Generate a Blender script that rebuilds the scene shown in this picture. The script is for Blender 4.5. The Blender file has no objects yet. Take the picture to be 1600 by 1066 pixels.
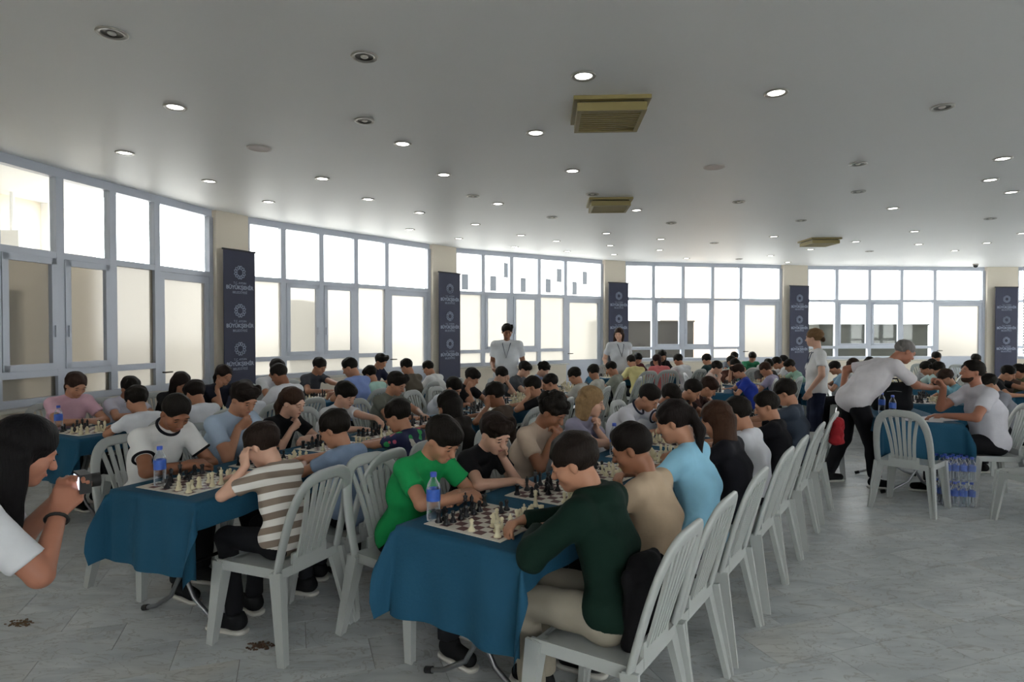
import bpy, math, random
import numpy as np
from mathutils import Vector, Matrix
R = math.radians
random.seed(7)
sc = bpy.context.scene
C = sc.collection

# ------------------------------------------------------------------ camera, world, light, exposure
cam_d = bpy.data.cameras.new('camera'); cam = bpy.data.objects.new('camera', cam_d); C.objects.link(cam)
cam_d.sensor_width = 36.0; cam_d.lens = 36.0 * 960 / 1600; cam_d.clip_start = 0.05; cam_d.clip_end = 300
cam.location = (0, 0, 1.62); cam.rotation_euler = (R(90 - 0.955), 0, 0)
sc.camera = cam
sc.view_settings.view_transform = 'Standard'; sc.view_settings.look = 'None'
sc.view_settings.gamma = 1.0; sc.view_settings.use_curve_mapping = False
sc.view_settings.exposure = 0.4
wd = bpy.data.worlds.new('overcast_sky'); sc.world = wd; wd.use_nodes = True
bg = wd.node_tree.nodes['Background']; bg.inputs[0].default_value = (0.97, 0.985, 1.0, 1); bg.inputs[1].default_value = 8.0
sc.cycles.max_bounces = 8; sc.cycles.diffuse_bounces = 4; sc.cycles.glossy_bounces = 3
sc.cycles.transmission_bounces = 4; sc.cycles.transparent_max_bounces = 12
sc.cycles.sample_clamp_indirect = 6.0
CEIL = 3.45

# ------------------------------------------------------------------ materials
MATS = {}
def lin(c):
    if isinstance(c, str):
        c = [int(c[i:i+2], 16) / 255 for i in (0, 2, 4)]
    return tuple(((v / 12.92) if v <= .04045 else ((v + .055) / 1.055) ** 2.4) for v in c) + (1.0,)
def mat(name, col, rough=.6, metal=0.0, var=0.0, scale=8.0, bump=0.0, bscale=60.0, emit=0.0, spec=.5):
    if name in MATS: return MATS[name]
    m = bpy.data.materials.new(name); m.use_nodes = True; nt = m.node_tree
    b = nt.nodes['Principled BSDF']; c = lin(col)
    b.inputs['Base Color'].default_value = c
    b.inputs['Roughness'].default_value = rough; b.inputs['Metallic'].default_value = metal
    b.inputs['Specular IOR Level'].default_value = spec
    if var or bump:
        tc = nt.nodes.new('ShaderNodeTexCoord')
    if var:
        n = nt.nodes.new('ShaderNodeTexNoise'); n.inputs['Scale'].default_value = scale; n.inputs['Detail'].default_value = 4
        nt.links.new(tc.outputs['Object'], n.inputs['Vector'])
        mx = nt.nodes.new('ShaderNodeMix'); mx.data_type = 'RGBA'
        mx.inputs['A'].default_value = tuple(v * (1 - var) for v in c[:3]) + (1,)
        mx.inputs['B'].default_value = tuple(min(1, v * (1 + var)) for v in c[:3]) + (1,)
        nt.links.new(n.outputs['Fac'], mx.inputs['Factor']); nt.links.new(mx.outputs['Result'], b.inputs['Base Color'])
    if bump:
        n2 = nt.nodes.new('ShaderNodeTexNoise'); n2.inputs['Scale'].default_value = bscale; n2.inputs['Detail'].default_value = 3
        nt.links.new(tc.outputs['Object'], n2.inputs['Vector'])
        bp = nt.nodes.new('ShaderNodeBump'); bp.inputs['Strength'].default_value = bump; bp.inputs['Distance'].default_value = .01
        nt.links.new(n2.outputs['Fac'], bp.inputs['Height']); nt.links.new(bp.outputs['Normal'], b.inputs['Normal'])
    if emit:
        b.inputs['Emission Color'].default_value = c; b.inputs['Emission Strength'].default_value = emit
    MATS[name] = m; return m
def fabric(col): return mat('fabric_' + col, col, .85, var=.10, scale=14, bump=.5, bscale=13, spec=.2)
def skin(col): return mat('skin_' + col, col, .5, var=.08, scale=20, spec=.35)
def hairm(col):
    n = 'hair_' + col
    if n in MATS: return MATS[n]
    m = mat(n, col, .65, var=.35, scale=50, spec=.15); nt = m.node_tree
    b = nt.nodes['Principled BSDF']; tc = nt.nodes.new('ShaderNodeTexCoord'); mp = nt.nodes.new('ShaderNodeMapping')
    mp.inputs['Scale'].default_value = (140, 140, 18)
    n2 = nt.nodes.new('ShaderNodeTexNoise'); n2.inputs['Scale'].default_value = 1.0; n2.inputs['Detail'].default_value = 4
    bp = nt.nodes.new('ShaderNodeBump'); bp.inputs['Strength'].default_value = .6; bp.inputs['Distance'].default_value = .01
    nt.links.new(tc.outputs['Object'], mp.inputs['Vector']); nt.links.new(mp.outputs[0], n2.inputs['Vector'])
    nt.links.new(n2.outputs['Fac'], bp.inputs['Height']); nt.links.new(bp.outputs['Normal'], b.inputs['Normal'])
    return m
def glass_clear():
    if 'glass' in MATS: return MATS['glass']
    m = bpy.data.materials.new('clear_window_glass'); m.use_nodes = True; nt = m.node_tree; nt.nodes.clear()
    o = nt.nodes.new('ShaderNodeOutputMaterial'); t = nt.nodes.new('ShaderNodeBsdfTransparent'); g = nt.nodes.new('ShaderNodeBsdfGlossy')
    t.inputs[0].default_value = (.95, .96, .95, 1); g.inputs['Roughness'].default_value = .03
    x = nt.nodes.new('ShaderNodeMixShader'); x.inputs[0].default_value = .025
    nt.links.new(t.outputs[0], x.inputs[1]); nt.links.new(g.outputs[0], x.inputs[2]); nt.links.new(x.outputs[0], o.inputs[0])
    MATS['glass'] = m; return m
def glass_frost():
    if 'frost' in MATS: return MATS['frost']
    m = bpy.data.materials.new('frosted_window_glass'); m.use_nodes = True; nt = m.node_tree; nt.nodes.clear()
    o = nt.nodes.new('ShaderNodeOutputMaterial'); t = nt.nodes.new('ShaderNodeBsdfTranslucent'); r = nt.nodes.new('ShaderNodeBsdfRefraction')
    t.inputs[0].default_value = (.27, .265, .245, 1); r.inputs['Roughness'].default_value = .3; r.inputs['IOR'].default_value = 1.12
    r.inputs['Color'].default_value = (.66, .645, .61, 1)
    x = nt.nodes.new('ShaderNodeMixShader'); x.inputs[0].default_value = .35
    nt.links.new(t.outputs[0], x.inputs[1]); nt.links.new(r.outputs[0], x.inputs[2]); nt.links.new(x.outputs[0], o.inputs[0])
    MATS['frost'] = m; return m
def bottle_plastic():
    if 'pet' in MATS: return MATS['pet']
    m = bpy.data.materials.new('clear_bottle_plastic'); m.use_nodes = True; nt = m.node_tree; nt.nodes.clear()
    o = nt.nodes.new('ShaderNodeOutputMaterial'); t = nt.nodes.new('ShaderNodeBsdfTransparent'); g = nt.nodes.new('ShaderNodeBsdfPrincipled')
    t.inputs[0].default_value = (.9, .93, .96, 1); g.inputs['Roughness'].default_value = .08; g.inputs['Base Color'].default_value = (.75, .78, .82, 1)
    lw = nt.nodes.new('ShaderNodeLayerWeight'); lw.inputs[0].default_value = .35
    x = nt.nodes.new('ShaderNodeMixShader')
    nt.links.new(lw.outputs['Facing'], x.inputs[0]); nt.links.new(t.outputs[0], x.inputs[1]); nt.links.new(g.outputs[0], x.inputs[2]); nt.links.new(x.outputs[0], o.inputs[0])
    MATS['pet'] = m; return m
def marble():
    if 'marble' in MATS: return MATS['marble']
    m = mat('marble', 'a9abab', .38, spec=.3); nt = m.node_tree; b = nt.nodes['Principled BSDF']; L = nt.links.new
    geo = nt.nodes.new('ShaderNodeNewGeometry'); oi = nt.nodes.new('ShaderNodeObjectInfo')
    add = nt.nodes.new('ShaderNodeMath'); L(geo.outputs['Random Per Island'], add.inputs[0]); L(oi.outputs['Random'], add.inputs[1])
    fr = nt.nodes.new('ShaderNodeMath'); fr.operation = 'FRACT'; L(add.outputs[0], fr.inputs[0])
    mul = nt.nodes.new('ShaderNodeVectorMath'); mul.operation = 'SCALE'; mul.inputs[0].default_value = (13.0, 29.0, 7.0); L(fr.outputs[0], mul.inputs['Scale'])
    pos = nt.nodes.new('ShaderNodeVectorMath'); L(geo.outputs['Position'], pos.inputs[0]); L(mul.outputs[0], pos.inputs[1])
    mp = nt.nodes.new('ShaderNodeMapping'); mp.inputs['Rotation'].default_value = (0, 0, R(30)); mp.inputs['Scale'].default_value = (1.0, 2.4, 1.0); L(pos.outputs[0], mp.inputs['Vector'])
    n1 = nt.nodes.new('ShaderNodeTexNoise'); n1.inputs['Scale'].default_value = 2.2; n1.inputs['Detail'].default_value = 7; n1.inputs['Distortion'].default_value = 1.2; L(mp.outputs[0], n1.inputs['Vector'])
    r1 = nt.nodes.new('ShaderNodeValToRGB'); e = r1.color_ramp.elements
    e[0].position = .3; e[0].color = lin('b2b7ba'); e[1].position = .72; e[1].color = lin('d3d6d6'); L(n1.outputs['Fac'], r1.inputs[0])
    n2 = nt.nodes.new('ShaderNodeTexNoise'); n2.inputs['Scale'].default_value = 3.1; n2.inputs['Detail'].default_value = 8; n2.inputs['Distortion'].default_value = 2.2; L(mp.outputs[0], n2.inputs['Vector'])
    sb = nt.nodes.new('ShaderNodeMath'); sb.operation = 'SUBTRACT'; sb.inputs[1].default_value = .5; L(n2.outputs['Fac'], sb.inputs[0])
    ab = nt.nodes.new('ShaderNodeMath'); ab.operation = 'ABSOLUTE'; L(sb.outputs[0], ab.inputs[0])
    r2 = nt.nodes.new('ShaderNodeValToRGB'); e = r2.color_ramp.elements
    e[0].position = 0; e[0].color = (.55, .55, .55, 1); e[1].position = .022; e[1].color = (0, 0, 0, 1); L(ab.outputs[0], r2.inputs[0])
    n3 = nt.nodes.new('ShaderNodeTexNoise'); n3.inputs['Scale'].default_value = 1.1; n3.inputs['Detail'].default_value = 3; L(pos.outputs[0], n3.inputs['Vector'])
    r3 = nt.nodes.new('ShaderNodeValToRGB'); e = r3.color_ramp.elements; e[0].position = .55; e[0].color = (0, 0, 0, 1); e[1].position = .72; e[1].color = (.5, .5, .5, 1); L(n3.outputs['Fac'], r3.inputs[0])
    mx = nt.nodes.new('ShaderNodeMix'); mx.data_type = 'RGBA'; mx.inputs['B'].default_value = lin('c6beb0'); L(r3.outputs[0], mx.inputs['Factor']); L(r1.outputs[0], mx.inputs['A'])
    mx2 = nt.nodes.new('ShaderNodeMix'); mx2.data_type = 'RGBA'; mx2.inputs['B'].default_value = lin('8d8780'); L(r2.outputs[0], mx2.inputs['Factor']); L(mx.outputs['Result'], mx2.inputs['A'])
    hs = nt.nodes.new('ShaderNodeHueSaturation'); mr = nt.nodes.new('ShaderNodeMapRange'); mr.inputs['To Min'].default_value = .92; mr.inputs['To Max'].default_value = 1.06
    L(fr.outputs[0], mr.inputs['Value']); L(mr.outputs[0], hs.inputs['Value']); L(mx2.outputs['Result'], hs.inputs['Color']); L(hs.outputs[0], b.inputs['Base Color'])
    MATS['marble'] = m; return m
def board_mat():
    if 'board' in MATS: return MATS['board']
    m = mat('board', 'd8d2c6', .5); nt = m.node_tree; b = nt.nodes['Principled BSDF']; L = nt.links.new
    tc = nt.nodes.new('ShaderNodeTexCoord'); ck = nt.nodes.new('ShaderNodeTexChecker')
    ck.inputs['Scale'].default_value = 1 / .048; ck.inputs['Color1'].default_value = lin('5a2a2a'); ck.inputs['Color2'].default_value = lin('d8d2c6')
    mp = nt.nodes.new('ShaderNodeMapping'); mp.inputs['Location'].default_value = (0, 0, .024)
    L(tc.outputs['Object'], mp.inputs['Vector']); L(mp.outputs[0], ck.inputs['Vector'])
    sx = nt.nodes.new('ShaderNodeSeparateXYZ'); L(tc.outputs['Object'], sx.inputs[0])
    def inside(o):
        a = nt.nodes.new('ShaderNodeMath'); a.operation = 'ABSOLUTE'; L(o, a.inputs[0])
        l = nt.nodes.new('ShaderNodeMath'); l.operation = 'LESS_THAN'; l.inputs[1].default_value = .192; L(a.outputs[0], l.inputs[0]); return l
    i1, i2 = inside(sx.outputs[0]), inside(sx.outputs[1])
    mu = nt.nodes.new('ShaderNodeMath'); mu.operation = 'MULTIPLY'; L(i1.outputs[0], mu.inputs[0]); L(i2.outputs[0], mu.inputs[1])
    mx = nt.nodes.new('ShaderNodeMix'); mx.data_type = 'RGBA'; mx.inputs['A'].default_value = lin('d8d2c6')
    L(mu.outputs[0], mx.inputs['Factor']); L(ck.outputs['Color'], mx.inputs['B']); L(mx.outputs['Result'], b.inputs['Base Color'])
    MATS['board'] = m; return m
def striped():
    if 'striped' in MATS: return MATS['striped']
    m = mat('striped', 'd9d4cc', .85); nt = m.node_tree; b = nt.nodes['Principled BSDF']; L = nt.links.new
    tc = nt.nodes.new('ShaderNodeTexCoord'); mp = nt.nodes.new('ShaderNodeMapping'); mp.inputs['Rotation'].default_value = (R(16), R(-6), 0)
    w = nt.nodes.new('ShaderNodeTexWave'); w.bands_direction = 'Z'; w.inputs['Scale'].default_value = 4.6; w.inputs['Distortion'].default_value = .6; w.inputs['Detail'].default_value = 1
    r = nt.nodes.new('ShaderNodeValToRGB'); e = r.color_ramp.elements; e[0].position = .47; e[0].color = lin('85776a'); e[1].position = .53; e[1].color = lin('e2dfd9')
    L(tc.outputs['Object'], mp.inputs[0]); L(mp.outputs[0], w.inputs['Vector']); L(w.outputs['Fac'], r.inputs[0]); L(r.outputs[0], b.inputs['Base Color'])
    MATS['striped'] = m; return m
def floral():
    if 'floral' in MATS: return MATS['floral']
    m = mat('floral', '1c2450', .8); nt = m.node_tree; b = nt.nodes['Principled BSDF']; L = nt.links.new
    tc = nt.nodes.new('ShaderNodeTexCoord'); v = nt.nodes.new('ShaderNodeTexVoronoi'); v.inputs['Scale'].default_value = 17
    r = nt.nodes.new('ShaderNodeValToRGB'); r.color_ramp.interpolation = 'CONSTANT'; e = r.color_ramp.elements; e[0].position = 0; e[0].color = (1, 1, 1, 1); e[1].position = .42; e[1].color = (0, 0, 0, 1)
    s = nt.nodes.new('ShaderNodeSeparateColor'); r2 = nt.nodes.new('ShaderNodeValToRGB'); r2.color_ramp.interpolation = 'CONSTANT'
    e = r2.color_ramp.elements; e[0].position = 0; e[0].color = lin('2f9a55'); e[1].position = .4; e[1].color = lin('1c2450')
    for p, c in ((.62, 'b8506a'), (.8, '39a868'), (.92, 'cfc9c0')):
        q = r2.color_ramp.elements.new(p); q.color = lin(c)
    mx = nt.nodes.new('ShaderNodeMix'); mx.data_type = 'RGBA'; mx.inputs['A'].default_value = lin('1a2046')
    L(tc.outputs['Object'], v.inputs['Vector']); L(v.outputs['Distance'], r.inputs[0]); L(v.outputs['Color'], s.inputs[0]); L(s.outputs[0], r2.inputs[0])
    L(r.outputs[0], mx.inputs['Factor']); L(r2.outputs[0], mx.inputs['B']); L(mx.outputs['Result'], b.inputs['Base Color'])
    MATS['floral'] = m; return m

# ------------------------------------------------------------------ object helpers
def tag(o, label=None, cat=None, group=None, kind=None):
    if label: o['label'] = label
    if cat: o['category'] = cat
    if group: o['group'] = group
    if kind: o['kind'] = kind
    return o
def empty(name, loc=(0, 0, 0), rz=0.0):
    o = bpy.data.objects.new(name, None); C.objects.link(o); o.location = loc; o.rotation_euler = (0, 0, rz); o.empty_display_size = .1
    return o
def put(name, me, m=None, parent=None, loc=(0, 0, 0), rz=0.0):
    o = bpy.data.objects.new(name, me); C.objects.link(o); o.location = loc; o.rotation_euler = (0, 0, rz)
    if parent: o.parent = parent
    if m is not None:
        if not me.materials: me.materials.append(m)
        elif me.materials[0] != m:
            o.material_slots[0].link = 'OBJECT'; o.material_slots[0].material = m
    return o
def mesh_np(name, v, f, smooth=True):
    v = np.asarray(v, np.float32).reshape(-1, 3); f = np.asarray(f, np.int32)
    n = f.shape[1]; me = bpy.data.meshes.new(name)
    me.vertices.add(len(v)); me.vertices.foreach_set('co', v.ravel())
    me.loops.add(f.size); me.loops.foreach_set('vertex_index', f.ravel())
    me.polygons.add(len(f)); me.polygons.foreach_set('loop_start', np.arange(0, f.size, n, dtype=np.int32))
    me.polygons.foreach_set('use_smooth', np.full(len(f), smooth, dtype=bool))
    me.update(calc_edges=True); return me
class MB:
    def __init__(s): s.v = []; s.f = []; s.sm = []
    def add(s, vs, fs, smooth=False):
        b = len(s.v); s.v += [tuple(p) for p in vs]; s.f += [tuple(i + b for i in q) for q in fs]; s.sm += [smooth] * len(fs); return s
    def hexa(s, p):   # 8 points: bottom ring then top ring
        return s.add(p, [(3, 2, 1, 0), (4, 5, 6, 7), (0, 1, 5, 4), (1, 2, 6, 5), (2, 3, 7, 6), (3, 0, 4, 7)])
    def box(s, x0, x1, y0, y1, z0, z1):
        return s.hexa([(x0, y0, z0), (x1, y0, z0), (x1, y1, z0), (x0, y1, z0), (x0, y0, z1), (x1, y0, z1), (x1, y1, z1), (x0, y1, z1)])
    def bar(s, a, b, w, d, up=(0, 0, 1), w2=None, d2=None):   # box along a-b
        a = Vector(a); b = Vector(b); t = (b - a).normalized(); x = t.cross(Vector(up))
        if x.length < 1e-4: x = t.cross(Vector((0, 1, 0)))
        x.normalize(); y = x.cross(t); w2 = w if w2 is None else w2; d2 = d if d2 is None else d2
        r = []
        for p, ww, dd in ((a, w, d), (b, w2, d2)):
            r += [p - x * ww / 2 - y * dd / 2, p + x * ww / 2 - y * dd / 2, p + x * ww / 2 + y * dd / 2, p - x * ww / 2 + y * dd / 2]
        return s.hexa(r)
    def tube(s, pts, r, n=8, closed=False, caps=True):
        pts = [Vector(p) for p in pts]; N = len(pts); rr = r if isinstance(r, (list, tuple)) else [r] * N
        vs = []; fs = []; prev = None
        for i, p in enumerate(pts):
            if closed: t = pts[(i + 1) % N] - pts[i - 1]
            else: t = pts[min(i + 1, N - 1)] - pts[max(i - 1, 0)]
            t.normalize()
            if prev is None:
                x = t.cross(Vector((0, 0, 1)));
                if x.length < 1e-3: x = t.cross(Vector((0, 1, 0)))
            else: x = prev - t * prev.dot(t)
            x.normalize(); prev = x; y = t.cross(x)
            for k in range(n):
                a = 2 * math.pi * k / n; vs.append(p + x * math.cos(a) * rr[i] + y * math.sin(a) * rr[i])
        for i in range(N if closed else N - 1):
            for k in range(n):
                fs.append((i * n + k, i * n + (k + 1) % n, ((i + 1) % N) * n + (k + 1) % n, ((i + 1) % N) * n + k))
        s.add(vs, fs, True)
        if caps and not closed:
            s.add(vs[:n], [tuple(range(n - 1, -1, -1))]); s.add(vs[-n:], [tuple(range(n))])
        return s
    def lathe(s, prof, n=16, c=(0, 0, 0), capt=True, capb=True):
        vs = []; fs = []
        for r, z in prof:
            for k in range(n):
                a = 2 * math.pi * k / n; vs.append((c[0] + r * math.cos(a), c[1] + r * math.sin(a), c[2] + z))
        for i in range(len(prof) - 1):
            for k in range(n): fs.append((i * n + k, i * n + (k + 1) % n, (i + 1) * n + (k + 1) % n, (i + 1) * n + k))
        s.add(vs, fs, True)
        if capb: s.add(vs[:n], [tuple(range(n - 1, -1, -1))])
        if capt: s.add(vs[-n:], [tuple(range(n))])
        return s
    def ell(s, c, r, nu=10, nv=6):
        vs = [(c[0], c[1], c[2] - r[2])]; fs = []
        for j in range(1, nv):
            p = -math.pi / 2 + math.pi * j / nv
            for k in range(nu):
                a = 2 * math.pi * k / nu; vs.append((c[0] + r[0] * math.cos(p) * math.cos(a), c[1] + r[1] * math.cos(p) * math.sin(a), c[2] + r[2] * math.sin(p)))
        vs.append((c[0], c[1], c[2] + r[2])); T = len(vs) - 1
        for k in range(nu):
            fs.append((0, 1 + (k + 1) % nu, 1 + k)); fs.append((T, T - nu + k, T - nu + (k + 1) % nu))
            for j in range(nv - 2): fs.append((1 + j * nu + k, 1 + j * nu + (k + 1) % nu, 1 + (j + 1) * nu + (k + 1) % nu, 1 + (j + 1) * nu + k))
        return s.add(vs, fs, True)
    def mesh(s, name):
        me = bpy.data.meshes.new(name); me.from_pydata(s.v, [], s.f); me.polygons.foreach_set('use_smooth', s.sm); me.update(); return me
    def obj(s, name, m, parent=None, loc=(0, 0, 0), rz=0.0): return put(name, s.mesh(name), m, parent, loc, rz)
def tree_copy(o, parent=None):
    c = o.copy(); C.objects.link(c); c.parent = parent
    for ch in o.children: tree_copy(ch, c)
    return c

# ------------------------------------------------------------------ the curved window wall
WPTS = [(-5.62, 1.0), (-5.58, 4.3), (-5.26, 6.32), (-5.15, 6.98), (-4.70, 8.85), (-4.29, 9.98), (-1.79, 13.0), (-1.33, 13.62), (2.35, 15.97), (2.97, 16.3), (7.48, 17.15), (8.3, 17.4), (13.6, 17.75), (14.6, 17.75), (18.5, 17.3)]
def catmull(P, n=24):
    P = [Vector((*p, 0)) for p in P]; P = [P[0] * 2 - P[1]] + P + [P[-1] * 2 - P[-2]]; out = []
    for i in range(1, len(P) - 2):
        for k in range(n):
            t = k / n; a, b, c, d = P[i - 1], P[i], P[i + 1], P[i + 2]
            out.append(.5 * ((2 * b) + (c - a) * t + (2 * a - 5 * b + 4 * c - d) * t * t + (3 * b - a - 3 * c + d) * t ** 3))
    out.append(P[-2]); return out
# smoothed wall line
CURVE = catmull(WPTS)
for _ in range(60):
    CURVE = [CURVE[0]] + [(CURVE[i - 1] + CURVE[i] * 2 + CURVE[i + 1]) / 4 for i in range(1, len(CURVE) - 1)] + [CURVE[-1]]
def wall_at(slope):   # the point of the wall line seen along direction x/y = slope
    for a, b in zip(CURVE[:-1], CURVE[1:]):
        if a.y > .5:
            fa, fb = a.x - slope * a.y, b.x - slope * b.y
            if fa <= 0 <= fb: return a + (b - a) * (-fa / (fb - fa))
white_frame = mat('white_frame', 'b4bac6', .35, var=.03, scale=3)
beige_wall = mat('beige_wall', 'd8cfbf', .8, var=.04, scale=2)
# directions (x/y) of the posts of each window bay
BAYS = [
    [-.972, -.8438, -.7385, -.652, -.5802, -.4917],
    [-.4323, -.3733, -.3115, -.2552, -.2052, -.1365],
    [-.0941, -.0482, -.0021, .0427, .0854, .1448],
    [.1823, .2292, .2771, .325, .3708, .4354],
    [.4781, .5268, .5802, .6323, .686, .7656],
]
Z_SILL, Z_LOW, Z_TR, Z_HEAD = .85, 1.15, 2.47, 3.345
def seg_frame(a, b): t = (b - a).normalized(); return t, Vector((-t.y, t.x, 0))   # tangent, outward normal (left of travel)
def window_bay(idx, P, clear_low, plain=False):
    w = empty('window_%d' % idx, (P[0] + P[-1]) / 2); tag(w, kind='structure')
    o = w.location.copy(); Q = [p - o for p in P]; n = len(Q) - 1
    def lin_part(name, a, b, z, hgt, dep, off=0.0):
        t, nn = seg_frame(a, b); m = MB(); m.bar(Vector((a.x, a.y, z)) + nn * off, Vector((b.x, b.y, z)) + nn * off, dep, hgt); return m.obj(name, white_frame, w)
    for k in range(n):
        a, b = Q[k], Q[k + 1]; t, nn = seg_frame(a, b); door = (k == n - 1)
        lin_part('head_rail', a, b, 3.3975, .105, .10)
        lin_part('transom', a, b, Z_TR, .075, .085)
        if not door:
            lin_part('middle_rail', a, b, Z_LOW, .075, .085); lin_part('sill_rail', a, b, Z_SILL, .08, .11)
        def pane(z0, z1, m, ins=.05):
            g = MB(); p0 = a + t * ins; p1 = b - t * ins; g.bar(Vector((p0.x, p0.y, (z0 + z1) / 2)), Vector((p1.x, p1.y, (z0 + z1) / 2)), .012, z1 - z0); g.obj('pane', m, w)
        lowm = glass_clear() if clear_low else glass_frost()
        pane(Z_TR + .03, Z_HEAD + .01, glass_clear())
        if door:
            d = MB(); top = Z_TR - .04; L = (b - a).length
            for q0, q1 in ((.045, .135), (L - .135, L - .045)):
                c = a + t * (q0 + q1) / 2; d.bar(Vector((c.x, c.y, .02)), Vector((c.x, c.y, top)), q1 - q0, .06, up=nn)
            for z, hh in ((top - .05, .1), (.82, .14), (.07, .1)):
                p0 = a + t * .1; p1 = b - t * .1; d.bar(Vector((p0.x, p0.y, z)), Vector((p1.x, p1.y, z)), .058, hh)
            p0 = a + t * .1; p1 = b - t * .1; d.bar(Vector((p0.x, p0.y, .44)), Vector((p1.x, p1.y, .44)), .03, .66)
            leaf = d.obj('door_leaf', white_frame, w)
            h = MB(); c = a + t * .09 - nn * .05; h.tube([Vector((c.x, c.y, 1.05)) + nn * .03, Vector((c.x, c.y, 1.05)) - nn * .03, Vector((c.x, c.y, 1.05)) - nn * .03 + t * .12], .011)
            h.obj('door_handle', mat('dark_metal', '5a564e', .4, .7), leaf)
            pane(.88, top - .09, glass_frost(), .13)
        else:
            sash = k in (1, 2)
            pane(Z_LOW + .03, Z_TR - .03, lowm, .09 if sash else .05)
            pane(Z_SILL + .03, Z_LOW - .03, lowm)
            if sash:
                s_ = MB(); L = (b - a).length; z0, z1 = Z_LOW + .04, Z_TR - .04
                for q in (.085, L - .085):
                    c = a + t * q - nn * .03; s_.bar(Vector((c.x, c.y, z0)), Vector((c.x, c.y, z1)), .07, .05, up=nn)
                for z in (z0 + .035, z1 - .035):
                    p0 = a + t * .06 - nn * .03; p1 = b - t * .06 - nn * .03; s_.bar(Vector((p0.x, p0.y, z)), Vector((p1.x, p1.y, z)), .05, .07)
                sf = s_.obj('sash_frame', white_frame, w)
                h = MB(); c = a + t * (.085 if k == 2 else L - .085) - nn * .065; h.bar(Vector((c.x, c.y, 1.55)), Vector((c.x, c.y, 1.68)), .02, .02, up=nn); h.obj('sash_handle', white_frame, sf)
    for k, p in enumerate(Q):
        a, b = Q[max(k - 1, 0)], Q[min(k + 1, n)]; t, nn = seg_frame(a, b)
        m = MB(); m.bar(Vector((p.x, p.y, (Z_SILL if k not in (n - 1, n) else 0))), Vector((p.x, p.y, 3.345)), .095, .09, up=nn); m.obj('mullion', white_frame, w)
    return w
def wall_strip(name, P, z0, z1, th, m, off=0.0):
    mb = MB()
    for a, b in zip(P[:-1], P[1:]):
        t, nn = seg_frame(a, b)
        mb.bar(Vector((a.x, a.y, (z0 + z1) / 2)) + nn * off, Vector((b.x, b.y, (z0 + z1) / 2)) + nn * off, th, z1 - z0)
    o = mb.obj(name, m); tag(o, kind='structure'); return o
WALLNAMES = ['left', 'far_left', 'far_middle', 'far', 'far_right']
BP = []
for i, bay in enumerate(BAYS):
    P = [wall_at(s) for s in bay]; BP.append(P)
    window_bay(i + 1, P, i >= 3)
    wall_strip('wall_' + WALLNAMES[i], P[:-1], 0, Z_SILL - .04, .16, beige_wall)
def ledge(i, P):
    mb = MB()
    for a, b in zip(P[:-2], P[1:-1]):
        t, nn = seg_frame(a, b); q0 = Vector((a.x, a.y, Z_SILL - .055)) - nn * .1; q1 = Vector((b.x, b.y, Z_SILL - .055)) - nn * .1
        mb.bar(q0, q1, .2, .03)
    tag(mb.obj('trim_%d' % i, mat('sill_stone', 'b9b6ae', .4)), kind='structure')
for i, P in enumerate(BP): ledge(i + 1, P)
# pillars between the bays
for i in range(4):
    a, b = BP[i][-1], BP[i + 1][0]; t, nn = seg_frame(a, b)
    m = MB(); m.bar(Vector((a.x, a.y, CEIL / 2)) + t * .04, Vector((b.x, b.y, CEIL / 2)) - t * .04, .22, CEIL); tag(m.obj('wall_pillar', beige_wall), kind='structure')
# bay 0 on the left, beside the camera, and the bays of the right-hand side
def simple_bay(idx, a, b, cols=5):
    a = Vector((*a, 0)); b = Vector((*b, 0)); P = [a + (b - a) * k / cols for k in range(cols + 1)]
    window_bay(idx, P, True); return P
P0a, P0b = Vector((-5.75, .1, 0)), BP[0][0] - seg_frame(BP[0][0], BP[0][1])[0] * .6
P0 = simple_bay(6, P0a[:2], P0b[:2]); wall_strip('wall_left_rear', P0[:-1], 0, Z_SILL - .04, .16, beige_wall)
m = MB(); m.bar(Vector((P0b.x, P0b.y, CEIL / 2)), Vector((BP[0][0].x, BP[0][0].y, CEIL / 2)), .22, CEIL); tag(m.obj('wall_pillar', beige_wall), kind='structure')
E5 = BP[4][-1]
R0 = E5 + Vector((.95, -.02, 0))
m = MB(); m.bar(Vector((E5.x + .04, E5.y, CEIL / 2)), Vector((R0.x - .04, R0.y, CEIL / 2)), .22, CEIL); tag(m.obj('wall_pillar', beige_wall), kind='structure')
RB = [((R0.x, R0.y), (18.2, 16.6)), ((18.8, 16.1), (20.6, 12.2)), ((20.7, 11.5), (21.0, 7.2)), ((21.0, 6.5), (20.4, 2.2))]
for k, (a, b) in enumerate(RB):
    P = simple_bay(7 + k, a, b); wall_strip('wall_right', P[:-1], 0, Z_SILL - .04, .16, beige_wall)
    if k < 3:
        q = RB[k + 1][0]; m = MB(); m.bar((b[0], b[1], CEIL / 2), (q[0], q[1], CEIL / 2), .22, CEIL); tag(m.obj('wall_pillar', beige_wall), kind='structure')
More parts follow.
